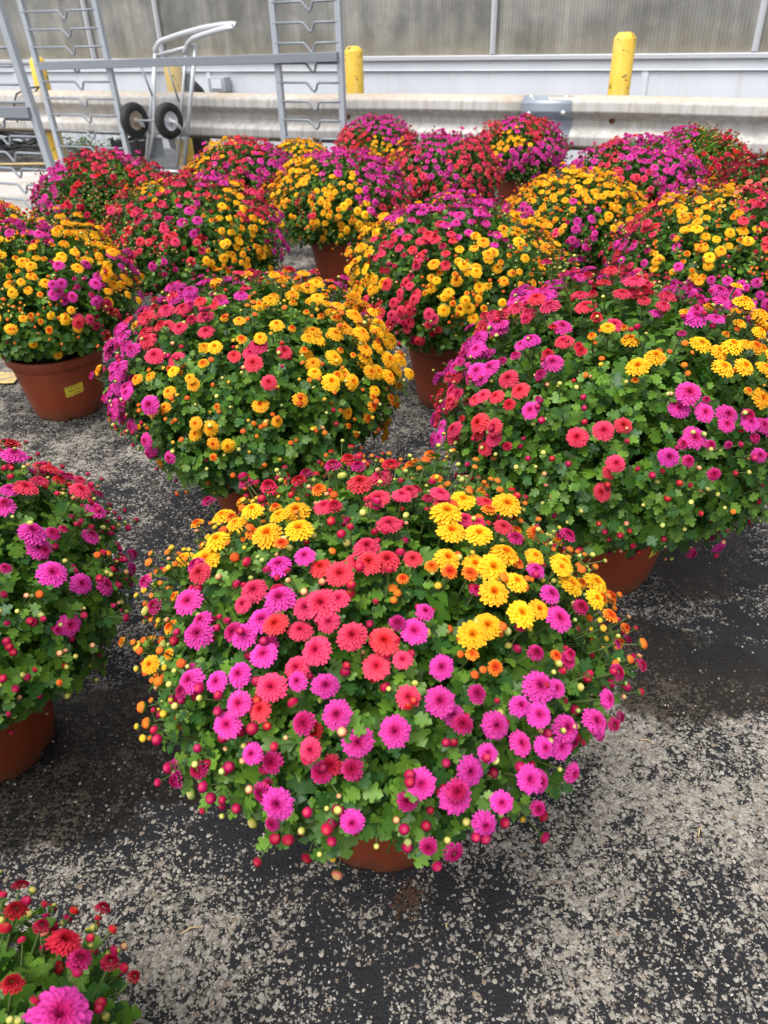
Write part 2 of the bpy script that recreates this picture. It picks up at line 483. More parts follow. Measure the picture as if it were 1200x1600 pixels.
# pale concrete apron at the left, with an uneven edge
edge = [at(-900, 300), at(-200, 340), at(-60, 345), at(40, 352), at(110, 350), at(150, 330), at(200, 300), at(215, 280), at(190, 270), at(100, 269), at(-60, 270), at(-900, 250)]
me = mesh_from('concrete_apron', np.array([(p[0], p[1], 0.004) for p in edge]), [tuple(range(len(edge)))[::-1]], 'concrete', smooth=False)
link('concrete_apron', me, kind='structure')


def stripe(name, p, q, wd, z):
    p = np.array(p); q = np.array(q); d = q-p; d[2] = 0; d /= np.linalg.norm(d); nn = np.array([-d[1], d[0], 0])
    V = []; K = 24
    for i in range(K+1):
        c = p+(q-p)*i/K
        V += [c+nn*wd*(0.5+0.08*random.uniform(-1, 1)), c-nn*wd*(0.5+0.08*random.uniform(-1, 1))]
    V = np.array(V); V[:, 2] = z
    F = np.array([[2*i, 2*i+1, 2*i+3, 2*i+2] for i in range(K)])
    link(name, mesh_from(name, V, F, 'line', smooth=False), kind='structure')


stripe('painted_line', at(-400, 262), at(75, 257), 0.10, 0.008)
stripe('painted_line', at(-300, 612), at(30, 592), 0.10, 0.008)

# ------------------------------------------------------------------ greenhouse wall behind everything
gh = empty('greenhouse', RL(0, 1.0, 0), label='greenhouse wall of dirty ribbed glazing above white base sheets', category='greenhouse')
UL, UR = -8.0, 6.0
SILL = 0.70
cuts = [UL, -4.6, on_rail(140, 40, 1.0)[0], on_rail(248, 30, 1.0)[0], on_rail(773, 40, 1.0)[0], on_rail(1187, 40, 1.0)[0], 4.3, UR]
gcuts = [UL, -4.2, -2.0, on_rail(1008, 120, 1.0)[0], 4.0, UR]
for a, b in zip(gcuts[:-1], gcuts[1:]):
    m = MB(); m.box(RL((a+b)/2, 1.0, SILL/2-0.03), RU*((b-a)/2-0.004), RN*0.01, RZ*(SILL/2-0.03))
    m.build('base_sheet', 'white', gh)
for a in gcuts[1:-1]:
    m = MB(); m.box(RL(a, 0.983, SILL/2-0.03), RU*0.022, RN*0.005, RZ*(SILL/2-0.035)); m.build('joint_strip', 'white', gh)
m = MB(); m.box(RL((UL+UR)/2, 0.976, SILL), RU*(UR-UL)/2, RN*0.022, RZ*0.016); m.box(RL((UL+UR)/2, 0.978, SILL-0.082), RU*(UR-UL)/2, RN*0.007, RZ*0.004)
bevel(m.build('sill', 'alu', gh), 0.004)
m = MB(); m.box(RL((UL+UR)/2, 0.981, SILL-0.048), RU*(UR-UL)/2, RN*0.006, RZ*0.030); m.build('flashing', 'white', gh)
for a, b in zip(cuts[:-1], cuts[1:]):
    L = b-a; k = max(2, int(L/0.022)); us = a+0.02+np.linspace(0, 1, 2*k+1)*(L-0.04)
    V = []
    for i, u in enumerate(us):
        nn = 1.0 + (0.003 if i % 2 else -0.003)
        V += [RL(u, nn, SILL+0.012)-np.array(gh.location), RL(u, nn, 2.45)-np.array(gh.location)]
    F = np.array([[2*i, 2*i+2, 2*i+3, 2*i+1] for i in range(2*k)])
    link('glazing_panel', mesh_from('glazing_panel', V, F, 'glazing', smooth=False), gh)
for u in cuts:
    m = MB(); m.box(RL(u, 0.978, (SILL+2.5)/2), RU*0.020, RN*0.014, RZ*((2.5-SILL)/2-0.02)); m.box(RL(u, 0.960, (SILL+2.5)/2), RU*0.009, RN*0.006, RZ*((2.5-SILL)/2-0.022))
    bevel(m.build('mullion', 'alu', gh), 0.003)
for u in (-5.2, -3.75, on_rail(85, 50, 1.3)[0], on_rail(650, 40, 1.3)[0], on_rail(838, 40, 1.3)[0], on_rail(910, 40, 1.3)[0], on_rail(1120, 40, 1.3)[0], on_rail(400, 40, 1.3)[0], on_rail(330, 40, 1.3)[0], 3.6):
    m = MB(); m.box(RL(u, 1.25, 1.22), RU*0.02, RN*0.02, RZ*1.22); m.build('inner_post', 'inner_post', gh)
m = MB(); m.box(RL((UL+UR)/2, 4.0, 1.25), RU*(UR-UL)/2, RN*0.02, RZ*1.25); m.build('back_wall', 'inner', gh)
for u, n, hh, wd in ((-4.4, 2.4, 0.95, 0.9), (-2.2, 2.0, 1.05, 0.7), (-0.5, 2.2, 0.92, 0.8), (1.2, 2.3, 1.1, 0.9), (3.0, 2.1, 1.0, 0.8)):
    m = MB(); m.box(RL(u, n, hh), RU*wd, RN*0.35, RZ*0.03)
    for su in (-0.9, 0.9):
        for s2 in (-0.3, 0.3): m.box(RL(u+su*wd, n+s2, hh/2-0.02), RU*0.03, RN*0.03, RZ*(hh/2-0.02))
    m.build('bench', 'inner', gh)
m = MB()
c0 = RL((UL+UR)/2, 2.5, 2.95)
for nn, zz in ((0.75, 2.52), (2.5, 3.3), (4.2, 2.52)): pass
pts = [RL(UL, 0.8, 2.5), RL(UR, 0.8, 2.5), RL(UR, 2.5, 3.2), RL(UL, 2.5, 3.2), RL(UR, 4.2, 2.5), RL(UL, 4.2, 2.5)]
m.add(pts, [(0, 1, 2, 3), (3, 2, 4, 5)])
ro = m.build('roof', 'glazing', gh); md = ro.modifiers.new('s', 'SOLIDIFY'); md.thickness = 0.02

# ------------------------------------------------------------------ guard rail
gr = empty('guardrail', RL(0, 0, 0), label='weathered white corrugated guardrail running behind the flower pots', category='guardrail')


WZ = [0.240, 0.246, 0.262, 0.270, 0.318, 0.328, 0.362, 0.372, 0.408, 0.418, 0.452, 0.462, 0.510, 0.518, 0.534, 0.540]
WN = [0.004, -0.004, -0.052, -0.062, -0.066, -0.060, -0.010, -0.002, -0.002, -0.010, -0.060, -0.066, -0.062, -0.052, -0.004, 0.004]


def wprofile(off=0.0):
    zz = np.unique(np.concatenate([np.linspace(0.24, 0.54, 41), WZ]))
    return [(float(np.interp(z, WZ, WN))-off, float(z)) for z in zz]


def beam(name, u0, u1, mat, off=0.0, wob=0.0):
    P = wprofile(off); K = max(2, int((u1-u0)/0.25)); V = []; n = len(P)
    for i in range(K+1):
        u = u0+(u1-u0)*i/K; dz = wob*math.sin(u*1.7)+wob*0.5*math.sin(u*4.1+1)
        for (a, z) in P: V.append(RL(u, a+dz*0.5, z+dz)-np.array(gr.location))
    F = np.array([[i*n+k, (i+1)*n+k, (i+1)*n+k+1, i*n+k+1] for i in range(K) for k in range(n-1)])
    o = link(name, mesh_from(name, V, F, mat), gr)
    md = o.modifiers.new('solid', 'SOLIDIFY'); md.thickness = 0.004; md.offset = 1
    return o


us0 = on_rail(820, 160)[0]; us1 = on_rail(897, 160)[0]
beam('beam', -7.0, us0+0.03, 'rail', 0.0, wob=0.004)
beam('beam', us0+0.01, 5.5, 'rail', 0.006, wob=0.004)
sp_ = beam('splice_plate', us0, us1, 'splice', 0.013)
for (px, py) in ((831, 175), (884, 175), (832, 148), (886, 149), (880, 210), (838, 212)):
    u, z = on_rail(px, py)
    m = MB(); P = wprofile(0.013); zz = min(max(z, 0.25), 0.53); d = min(P, key=lambda q: abs(q[1]-zz))[0]
    for k, (rr, dd) in enumerate(((0.013, 0.0), (0.012, 0.008), (0.006, 0.012))): pass
    m.tube([RL(u, d+0.004, zz), RL(u, d-0.010, zz), RL(u, d-0.014, zz)], [0.016, 0.015, 0.007], 12)
    m.build('bolt', 'bolt', sp_, smooth=False)
u, z = on_rail(860, 190)
m = MB(); m.box(RL(u, -0.022, z), RU*0.03, RN*0.004, RZ*0.010); bevel(m.build('slot_nut', 'bolt', sp_), 0.003)
u, z = on_rail(957, 188)
m = MB(); m.tube([RL(u, 0.0, z), RL(u, -0.022, z), RL(u, -0.030, z)], [0.017, 0.017, 0.006], 12); m.build('rusty_bolt', 'rust', gr)
for px, py in ((545, 182), (95, 182)):
    u, z = on_rail(px, py)
    m = MB(); m.tube([RL(u, 0.0, z), RL(u, -0.018, z), RL(u, -0.022, z)], [0.015, 0.015, 0.006], 12); m.build('rusty_bolt', 'rust', gr)

# bollards just behind the rail; each carries the rail
BOL = [(978, 50, 0.065, 'chipped yellow steel bollard standing right of the bolted splice plate'),
       (552, 72, 0.062, 'rust streaked yellow bollard beside the right ladder of the rack'),
       (268, 96, 0.065, 'yellow bollard standing behind the upturned mesh cart'),
       (56, 89, 0.060, 'yellow bollard seen between the posts of the racks at far left')]
for px, py, rad, lab in BOL:
    u, z = on_rail(px, py, 0.13)
    base = RL(u, 0.13, 0)
    m = MB(); prof = [(rad, 0.0), (rad, z-rad*0.55), (rad*0.95, z-rad*0.42), (rad*0.72, z-rad*0.12), (rad*0.62, z-rad*0.03), (rad*0.45, z)]
    m.lathe(prof, 32, (0, 0, 0), cap1=True)
    me = m.mesh('yellow_bollard', 'bollard', True)
    b = empty('yellow_bollard', base, label=lab, category='bollard', group='yellow bollards behind the guardrail')
    link('post', me, b)
    m = MB(); m.lathe([(rad+0.004, 0.004), (rad+0.028, 0.004), (rad+0.022, 0.014), (rad+0.004, 0.022)], 32); link('footing', m.mesh('footing', 'concrete', True), b)
    m = MB(); m.box(RN*(-rad-0.005)+RZ*0.39, RU*0.05, RN*0.020, RZ*0.11); link('bracket', m.mesh('bracket', 'galv_dark'), b)

# ------------------------------------------------------------------ galvanised plant racks
def rung_pts(p, q, n_=None, notch=0.05):
    p = np.array(p); q = np.array(q); d = q-p; L = np.linalg.norm(d); d = d/L; c = L*0.56
    g = notch
    pts = [p, p+d*(c-g*1.0), p+d*(c-g*0.75)-RZ*0.006, p+d*(c-g*0.15)-RZ*0.040, p+d*(c+g*0.15)-RZ*0.050, p+d*(c+g*0.40)-RZ*0.040, p+d*(c+g*0.62)-RZ*0.008, p+d*(c+g*0.85), q]
    return pts


def ladder(parent, p0, p1, top0, top1, z0, step, n, thick=0.020):
    loc = np.array(parent.location)
    for a, b in ((p0, top0), (p1, top1)):
        a = np.array(a); b = np.array(b); d = b-a
        m = MB(); m.box((a+b)/2, RU*thick, RN*thick*0.9, d/2); bevel(m.build('post', 'galv', parent), 0.004)
    for k in range(n):
        z = z0+k*step
        f0 = (z-p0[2])/(top0[2]-p0[2]); f1 = (z-p1[2])/(top1[2]-p1[2])
        a = np.array(p0)+(np.array(top0)-np.array(p0))*f0 - RN*0.012; b = np.array(p1)+(np.array(top1)-np.array(p1))*f1 - RN*0.012
        m = MB(); m.tube(rung_pts(a, b), 0.0075, 7); m.build('rung', 'galv_dark', parent, smooth=True)


NR = -0.40
def ru(px, py): return on_rail(px, py, NR)
uA, uB, uC, uD = ru(102, 265)[0], ru(200, 240)[0], ru(445, 220)[0], ru(537, 205)[0]
tA, tB, tC, tD = ru(32, 0)[0], ru(148, 0)[0], ru(425, 0)[0], ru(528, 0)[0]
HT = 1.75
def top_of(ub, zb, ut, zt): s = (HT-zb)/(zt-zb); return ub+(ut-ub)*s
rk = empty('plant_rack', RL((uA+uD)/2, NR, 0), label='galvanised plant rack with two notched ladders joined by one long bar', category='rack')
zt = 1.10
def foot(ub, zb, ut): s = (0-zb)/(zt-zb); return ub+(ut-ub)*s
fA, fB, fC, fD = foot(uA, ru(102, 265)[1], tA), foot(uB, ru(200, 240)[1], tB), foot(uC, ru(445, 220)[1], tC), foot(uD, ru(537, 205)[1], tD)
for f0, t0, f1, t1 in ((fA, tA, fB, tB), (fC, tC, fD, tD)):
    s = HT/zt
    ladder(rk, RL(f0, NR, 0), RL(f1, NR, 0), RL(f0+(t0-f0)*s, NR, HT), RL(f1+(t1-f1)*s, NR, HT), 0.10, 0.1075, 15)
z1 = ru(67, 103)[1]; z2 = ru(528, 88)[1]
a = RL(ru(67, 103)[0], NR-0.035, z1); b = RL(ru(531, 88)[0], NR-0.035, z2)
m = MB(); m.box((a+b)/2, (b-a)/2, RN*0.010, RZ*0.026); m.box((a+b)/2+RN*0.012+RZ*0.022, (b-a)/2, RN*0.018, RZ*0.003)
bevel(m.build('shelf_bar', 'galv_dark', rk), 0.003)
# a second, nearer rack cut by the left edge of the picture
q0 = at(103, 332)
d_ = pray(0, 15); T_ = CP+d_*(((q0-CP) @ RN)/(d_ @ RN)); lean = (T_-q0)/T_[2]-RZ
q1 = q0 - RU*0.62
rk2 = empty('plant_rack', (q0+q1)/2, label='nearer galvanised rack post and notched rungs cut off at the far left edge', category='rack')
ladder(rk2, q1, q0, q1+RZ*1.75+lean*1.75, q0+RZ*1.75+lean*1.75, 0.06, 0.092, 17, 0.023)
a = q0+RZ*0.56-RN*0.032+lean*0.56; b = a-RU*1.4
m = MB(); m.box((a+b)/2, (b-a)/2, RN*0.010, RZ*0.030); bevel(m.build('shelf_bar', 'galv_dark', rk2), 0.003)

# ------------------------------------------------------------------ upturned mesh cart leaning by the rail
NC = -0.22
def cp(px, py, n=NC): u, z = on_rail(px, py, n); return RL(u, n, z)
cb = at(255, 272); ct = empty('mesh_cart', (cb[0], cb[1], 0), label='upturned silver mesh cart with looped handle and two black wheels', category='cart')
def gnd(p): p = np.array(p); p[2] = 0.0; return p
bl, tl = cp(226, 262), cp(243, 84); br, tr_ = cp(288, 282, NC-0.02), cp(306, 70, NC-0.02)
bl[2] = br[2] = 0.014
m = MB(); m.tube([bl, tl], 0.014, 8); m.build('side_tube', 'alu', ct, smooth=True)
m = MB(); m.tube([br, tr_], 0.014, 8); m.build('side_tube', 'alu', ct, smooth=True)
m = MB(); m.tube([tl-RZ*0.01, tr_-RZ*0.0], 0.012, 8); m.build('cross_tube', 'alu', ct, smooth=True)
m = MB(); m.tube([bl+(tl-bl)*0.33, br+(tr_-br)*0.30], 0.012, 8); m.build('cross_tube', 'alu', ct, smooth=True)
m = MB(); m.tube([bl+RZ*0.02, br+RZ*0.02], 0.012, 8); m.build('cross_tube', 'alu', ct, smooth=True)
m = MB(); m.tube([cp(242, 84, NC-0.03), cp(240, 205, NC-0.03), cp(232, 250, NC-0.03)], 0.011, 8); m.build('support_tube', 'alu', ct, smooth=True)
m = MB(); m.tube([cp(290, 84, NC-0.03), cp(283, 175, NC-0.03), cp(277, 262, NC-0.03)], 0.009, 8); m.build('support_tube', 'alu', ct, smooth=True)
m = MB(); m.tube([cp(219, 100, NC-0.05), cp(238, 150, NC-0.05)], 0.006, 6); m.build('brace', 'galv_dark', ct, smooth=True)
m = MB(); m.tube([cp(262, 104, NC-0.05), cp(280, 160, NC-0.05)], 0.006, 6); m.build('brace', 'galv_dark', ct, smooth=True)
hp = [(242, 84, .0), (243, 76, .0), (247, 68, -.005), (254, 63, -.01), (280, 54, -.04), (315, 44, -.08), (345, 39, -.12), (362, 37.5, -.14), (368, 38.5, -.17), (364, 41, -.20), (345, 46, -.18), (318, 54, -.12), (302, 60, -.07), (295, 66, -.04), (291, 74, -.03), (288, 84, -.03)]
m = MB(); m.tube([cp(x, y, NC+n) for x, y, n in hp], 0.017, 10); m.build('handle', 'alu', ct, smooth=True)
# expanded-metal deck: crossed strands
m = MB(); K = 17; KV = 46
def deck(s, t_): return (bl*(1-s)+br*s)*(1-t_) + (tl*(1-s)+tr_*s)*t_
for d in (-1, 1):
    for k in range(-K, KV+K):
        pts = []
        for i in range(0, 2):
            s = i; t_ = (k + (i if d > 0 else (1-i))*K)/KV
            pts.append((s, t_))
        (s0, t0), (s1, t1) = pts
        lo, hi = 0.0, 1.0
        def cl(tv): return tv
        # clip to 0.02..0.98 in t
        ta, tb = t0, t1
        if (ta < 0.02 and tb < 0.02) or (ta > 0.98 and tb > 0.98): continue
        def clip(sv, tv, so_, to_):
            lim = 0.02 if tv < 0.02 else (0.98 if tv > 0.98 else None)
            if lim is None: return sv, tv
            f = (lim-tv)/(to_-tv); return sv+(so_-sv)*f, lim
        A = clip(s0, t0, s1, t1); B = clip(s1, t1, s0, t0)
        m.tube([deck(*A), deck(*B)], 0.0017, 3, caps=False)
m.build('mesh_deck', 'galv', ct)
# wheels
ax = np.array([0.80, -0.60, 0.0]); ax /= np.linalg.norm(ax)
def wheel(px, py, n, rim):
    c = cp(px, py, n); e1 = np.array([0, 0, 1.0]); e2 = np.cross(ax, e1); rad = 0.118
    def ring(name, prof, mat, par, N=40):
        V = []; F = []
        for (r_, a_) in prof:
            for k in range(N):
                an = 2*math.pi*k/N; V.append(c+ax*a_+e1*r_*math.cos(an)+e2*r_*math.sin(an))
        L = len(prof)
        for i in range(L-1):
            for k in range(N): F.append((i*N+k, i*N+(k+1) % N, (i+1)*N+(k+1) % N, (i+1)*N+k))
        mm = MB(); mm.add(V, F); return mm.build(name, mat, par, smooth=True)
    w_ = ring('wheel', [(0.062, -0.024), (0.080, -0.030), (0.106, -0.026), (0.117, -0.012), (0.118, 0.0), (0.117, 0.012), (0.106, 0.026), (0.080, 0.030), (0.062, 0.024), (0.062, -0.024)], 'rubber', ct)
    ring('rim', [(0.002, -0.004), (0.03, -0.004), (0.048, -0.014), (0.066, -0.022), (0.066, 0.022), (0.060, 0.020), (0.048, 0.010), (0.032, 0.004), (0.02, 0.012), (0.016, 0.03), (0.002, 0.032)], rim, w_)
    return c
cl_ = wheel(210, 188, NC-0.12, 'rim_rusty'); cr_ = wheel(264, 189, NC-0.16, 'rim_white')
m = MB(); m.tube([cl_, cl_+ax*0.06, (cl_+cr_)/2, cr_-ax*0.02], 0.008, 8); m.build('axle', 'galv_dark', ct, smooth=True)
m = MB(); m.tube([cr_, cr_+ax*0.06, br+(tr_-br)*0.32], 0.012, 8); m.build('axle_arm', 'alu', ct, smooth=True)
m = MB(); m.tube([cl_, cl_+ax*0.05, bl+(tl-bl)*0.36], 0.012, 8); m.build('axle_arm', 'alu', ct, smooth=True)

# ------------------------------------------------------------------ small clutter by the rail
def crumpled(name, c, sx, sy, sz, mat, label, cat):
    V = []; F = []; n1, n2 = 18, 12
    for i in range(n2+1):
        th = math.pi*i/n2
        for k in range(n1):
            ph = 2*math.pi*k/n1
            rr = 1+0.16*math.sin(3*ph+2*th)+0.10*math.sin(7*ph-5*th)+0.06*random.uniform(-1, 1)
            V.append((sx*rr*math.sin(th)*math.cos(ph), sy*rr*math.sin(th)*math.sin(ph), sz*(1+rr*math.cos(th))))
    for i in range(n2):
        for k in range(n1): F.append((i*n1+k, i*n1+(k+1) % n1, (i+1)*n1+(k+1) % n1, (i+1)*n1+k))
    V = np.array(V); V[:, 2] = np.maximum(V[:, 2], 0.0)
    o = link(name, mesh_from(name, V, F, mat, smooth=False), label=label, category=cat); o.location = tuple(c); return o


def stand(px, py, n): u, z = on_rail(px, py, n); return u, z
u, z = stand(275, 132, 0.45)
crumpled('rubbish_bag', RL(u+0.08, 0.45, 0), 0.17, 0.15, z*0.52, 'bagblack', 'crumpled black bag slumped behind the rail and mesh cart', 'bag')
u, z = stand(340, 132, 0.9)
bx = empty('utility_box', RL(u, 0.93, z), label='small grey utility box fixed low on the white greenhouse wall', category='utility box')
m = MB(); m.box((0, 0, 0), RU*0.085, RN*0.045, RZ*0.055); bevel(link('box', m.mesh('box', 'greybox'), bx), 0.006)
m = MB(); m.box(RN*-0.047+RZ*0.005, RU*0.05, RN*0.004, RZ*0.035); link('cover', m.mesh('cover', 'white'), bx)


def crate(c, su, sn, h, label):
    e = empty('plastic_crate', c, label=label, category='crate')
    for s in (-1, 1):
        for k in range(4):
            m = MB(); zc = 0.02+(h-0.04)*(k+0.5)/4
            m.box(RN*sn*s+RZ*zc, RU*su, RN*0.006, RZ*h*0.085); link('slat', m.mesh('slat', 'black'), e)
            m = MB(); m.box(RU*su*s+RZ*zc, RU*0.006, RN*(sn-0.008), RZ*h*0.085); link('slat', m.mesh('slat', 'black'), e)
        for s2 in (-1, 1):
            m = MB(); m.box(RU*su*s*0.985+RN*sn*s2*0.97+RZ*h/2, RU*0.012, RN*0.012, RZ*h/2); link('corner_post', m.mesh('corner_post', 'black'), e)
    m = MB(); m.box(RZ*0.012, RU*su*0.96, RN*sn*0.93, RZ*0.008); link('floor_panel', m.mesh('floor_panel', 'black'), e)


crate(RL(stand(208, 225, 0.4)[0], 0.45, 0), 0.13, 0.16, 0.17, 'black slatted plastic crate on the ground beneath the cart wheel')
# black hose tangle on the ground behind the rail at far left
m = MB(); hc = RL(stand(25, 225, 0.4)[0], 0.45, 0.0); pts = []
for i in range(150):
    an = i*0.30; rr = 0.20+0.07*math.sin(i*0.37)+0.04*math.sin(i*0.11)
    pts.append(hc+RU*rr*1.3*math.cos(an)+RN*rr*0.7*math.sin(an)+RZ*(0.014+0.0013*i+0.02*(1+math.sin(i*0.8))))
m.tube(pts, 0.013, 7)
ho = m.build('hose_tangle', 'black', smooth=True, label='tangled black hose heaped behind the rail at far left', category='hose')
# a hose hooked over the rail near the far left rack
m = MB(); hx = [(70, 141), (66, 136), (58, 137), (48, 138), (40, 146), (36, 160), (37, 176), (41, 190)]
m.tube([RL(on_rail(x, y)[0], -0.095 if y > 139 else -0.03, on_rail(x, y)[1]+0.004) for x, y in hx], 0.007, 7)
m.build('hanging_hose', 'black', smooth=True, label='short black hose hooked over the rail by the leftmost posts', category='hose')

# ------------------------------------------------------------------ chrysanthemums: blooms, buds, leaves
def petal_flower(rings, Rad, seed, colf, wid=0.125, dome=0.30, base=0.34, segs=5, raw=False):
    """rings of (count, tip radius, incurve): the tips lie on a shallow dome, the petals rise from near the centre"""
    rg = np.random.default_rng(seed); V = []; F = []; Cc = []
    prof = [0.40, 0.62, 0.88, 1.0, 0.90, 0.42]
    for ri, (cnt, rt_, inc) in enumerate(rings):
        f = ri/(len(rings)-1)
        for k in range(cnt):
            an = 2*math.pi*(k+0.5*(ri % 2)+rg.uniform(-0.22, 0.22))/cnt
            r1 = Rad*rt_*rg.uniform(0.91, 1.05); r0 = r1*base*(1-0.4*f)
            z1 = Rad*dome*(1-rt_**2.4)-Rad*0.06*(ri == 0)+Rad*rg.uniform(-0.03, 0.03); z0 = z1-Rad*(0.08+0.10*f+0.05*max(inc, 0))
            W = Rad*min(wid, 0.62*math.pi*max(rt_, 0.16)/cnt*1.25)*rg.uniform(0.88, 1.12)
            ca, sa = math.cos(an), math.sin(an); tw = rg.uniform(-0.30, 0.30); tint = rg.uniform(-1, 1)
            b = len(V); bow = Rad*(0.07+0.05*rg.random())*(1-0.3*f)
            for j in range(segs+1):
                s = j/segs
                x = r0+(r1-r0)*(s if inc <= 0 else (s+inc*0.35*math.sin(math.pi*s)))
                z = z0+(z1-z0)*s**(0.8)+bow*math.sin(math.pi*s)
                wj = W*prof[round(j*5/segs)]; cup = wj*(0.42-0.10*s)
                for q in (-1, 0, 1):
                    yy = q*wj*math.cos(tw); zz = z+abs(q)*cup+q*wj*math.sin(tw)
                    V.append((x*ca-yy*sa, x*sa+yy*ca, zz)); Cc.append(colf(f, s, tint, abs(q)))
            for j in range(segs):
                for q in (0, 1):
                    i0 = b+j*3+q; F.append((i0, i0+1, i0+4, i0+3))
    # green calyx
    b = len(V); n = 10
    for (r_, z_) in ((0.05, -0.34), (0.22, -0.28), (0.34, -0.10)):
        for k in range(n):
            an = 2*math.pi*k/n; V.append((Rad*r_*math.cos(an), Rad*r_*math.sin(an), Rad*z_)); Cc.append((0.07, 0.13, 0.03))
    for i in range(2):
        for k in range(n): F.append((b+i*n+k, b+i*n+(k+1) % n, b+(i+1)*n+(k+1) % n, b+(i+1)*n+k))
    if raw: return np.array(V), np.array(F), np.clip(np.array(Cc), 0, 1)
    return mesh_from('bloom', np.array(V), np.array(F), 'petal', np.clip(np.array(Cc), 0, 1))


def lerp(a, b, t_): return tuple(a[i]+(b[i]-a[i])*t_ for i in range(3))


def colour_fn(outer, inner, base, f0=0.45, f1=0.95, pale=0.7):
    def fn(f, s, tint, q):
        k = min(1, max(0, (f-f0)/(f1-f0)))
        c = lerp(outer, inner, k)
        c = lerp(base, c, min(1, 0.05+s*1.25))  # deeper base: partly natural, partly shade between petals put into the colour
        c = lerp(c, (min(1, c[0]*1.12+0.03), c[1]*1.25+0.035, c[2]*1.2+0.05), pale*max(0, s-0.45)/0.55*(1-0.75*k))
        v = 1+0.13*tint-0.05*(1-q)
        return (c[0]*v, c[1]*v, c[2]*v)
    return fn


OPEN = [(19, 1.0, -1), (19, 0.93, -1), (19, 0.82, 0), (18, 0.70, 0), (17, 0.57, 0), (15, 0.45, 0.3), (13, 0.34, 0.5), (10, 0.24, 0.8), (7, 0.14, 1.0), (4, 0.05, 1.0)]
OPENY = [(16, 1.0, -1), (16, 0.92, -1), (16, 0.80, 0), (15, 0.67, 0), (14, 0.53, 0), (13, 0.41, 0.3), (12, 0.31, 0.6), (9, 0.22, 0.8), (7, 0.13, 1.0), (4, 0.05, 1.0)]
HALF = [(15, 1.0, 0), (15, 0.86, 0), (15, 0.74, 0.4), (14, 0.62, 0.6), (13, 0.50, 0.8), (11, 0.38, 1.0), (9, 0.27, 1.0), (6, 0.16, 1.0), (4, 0.06, 1.0)]
KIND = {
    'P': dict(o=srgb(216, 56, 156), i=srgb(190, 30, 104), b=srgb(188, 28, 112), h=srgb(196, 34, 116), hi=srgb(170, 18, 78)),
    'C': dict(o=srgb(222, 58, 84), i=srgb(194, 34, 58), b=srgb(196, 30, 60), h=srgb(204, 36, 66), hi=srgb(176, 20, 50)),
    'Y': dict(o=srgb(252, 180, 4), i=srgb(240, 122, 12), b=srgb(248, 160, 2), h=srgb(250, 176, 10), hi=srgb(232, 104, 24)),
    'O': dict(o=srgb(252, 172, 14), i=srgb(234, 104, 20), b=srgb(240, 132, 10), h=srgb(240, 136, 20), hi=srgb(222, 84, 26)),
    'R': dict(o=srgb(206, 26, 40), i=srgb(158, 10, 28), b=srgb(166, 12, 30), h=srgb(184, 16, 40), hi=srgb(148, 8, 32)),
    'K': dict(o=srgb(192, 20, 54), i=srgb(150, 10, 36), b=srgb(156, 10, 38), h=srgb(178, 14, 50), hi=srgb(140, 8, 40)),
    'D': dict(o=srgb(150, 10, 30), i=srgb(98, 4, 18), b=srgb(104, 4, 18), h=srgb(140, 10, 30), hi=srgb(90, 4, 18)),
    'A': dict(o=srgb(240, 140, 104), i=srgb(222, 110, 78), b=srgb(226, 112, 78), h=srgb(230, 120, 80), hi=srgb(214, 90, 60)),
}
LOWR = [(11, 1.0, -1), (10, 0.80, 0), (8, 0.52, 0.3), (5, 0.22, 0.8)]
BLOOM, HALFB, BLOOMLOW = {}, {}, {}
for kk, c in KIND.items():
    yl = kk in 'YO'
    BLOOM[kk] = [petal_flower(OPENY if yl else OPEN, 1.0, 50+v, colour_fn(c['o'], c['i'], c['b'], 0.55 if yl else 0.35, 0.72 if yl else 0.72), 0.150 if yl else 0.118, dome=0.36+0.05*v) for v in range(5)]
    BLOOMLOW[kk] = petal_flower(LOWR, 1.0, 90, colour_fn(c['o'], c['i'], c['b'], 0.55 if yl else 0.35, 0.9), 0.22, dome=0.46, segs=2, raw=True)
    HALFB[kk] = [petal_flower(HALF, 1.0, 70+v, colour_fn(c['h'], c['hi'], c['hi'], 0.1, 0.55), 0.14, dome=0.62+0.1*v, base=0.45) for v in range(2)]


def bud_mesh(seed, top, side, tipc, n=27, m_=11, flat=0.90):
    """a closed bud: petals ribbed towards the tip, cupped below by a scaly green calyx"""
    rg = np.random.default_rng(seed); V = []; F = []; Cc = []
    green = (0.075, 0.135, 0.03)
    per = n//9*3 if n > 12 else n
    for i in range(m_+1):
        th = math.pi*i/m_; u_ = i/m_
        for k in range(n):
            rib = (1.0, -0.15, -0.15)[(k+(i % 2)) % 3] if n > 12 else 0.0
            an = 2*math.pi*k/n+0.25*th
            rr = 1+0.13*rib*math.sin(th)**0.6*(1 if u_ < 0.55 else 0.5)+0.03*rg.uniform(-1, 1)
            if 0.5 < u_ < 0.8: rr += 0.05
            zz = math.cos(th)*flat*(0.80 if th < 0.32 else 1.0)+0.05*rg.uniform(-1, 1)
            V.append((rr*math.sin(th)*math.cos(an), rr*math.sin(th)*math.sin(an), zz))
            c = lerp(tipc, top, min(1, u_*5)) if u_ < 0.2 else lerp(top, side, (u_-0.2)/0.28) if u_ < 0.48 else green
            v = 1+0.22*rib*(u_ < 0.48)+0.10*rg.uniform(-1, 1)  # ribs lighter, grooves darker: groove shade put into the colour
            Cc.append(tuple(x*v for x in c))
    for i in range(m_):
        for k in range(n): F.append((i*n+k, (i+1)*n+k, (i+1)*n+(k+1) % n, i*n+(k+1) % n))
    return np.array(V), np.array(F), np.clip(np.array(Cc), 0, 1)


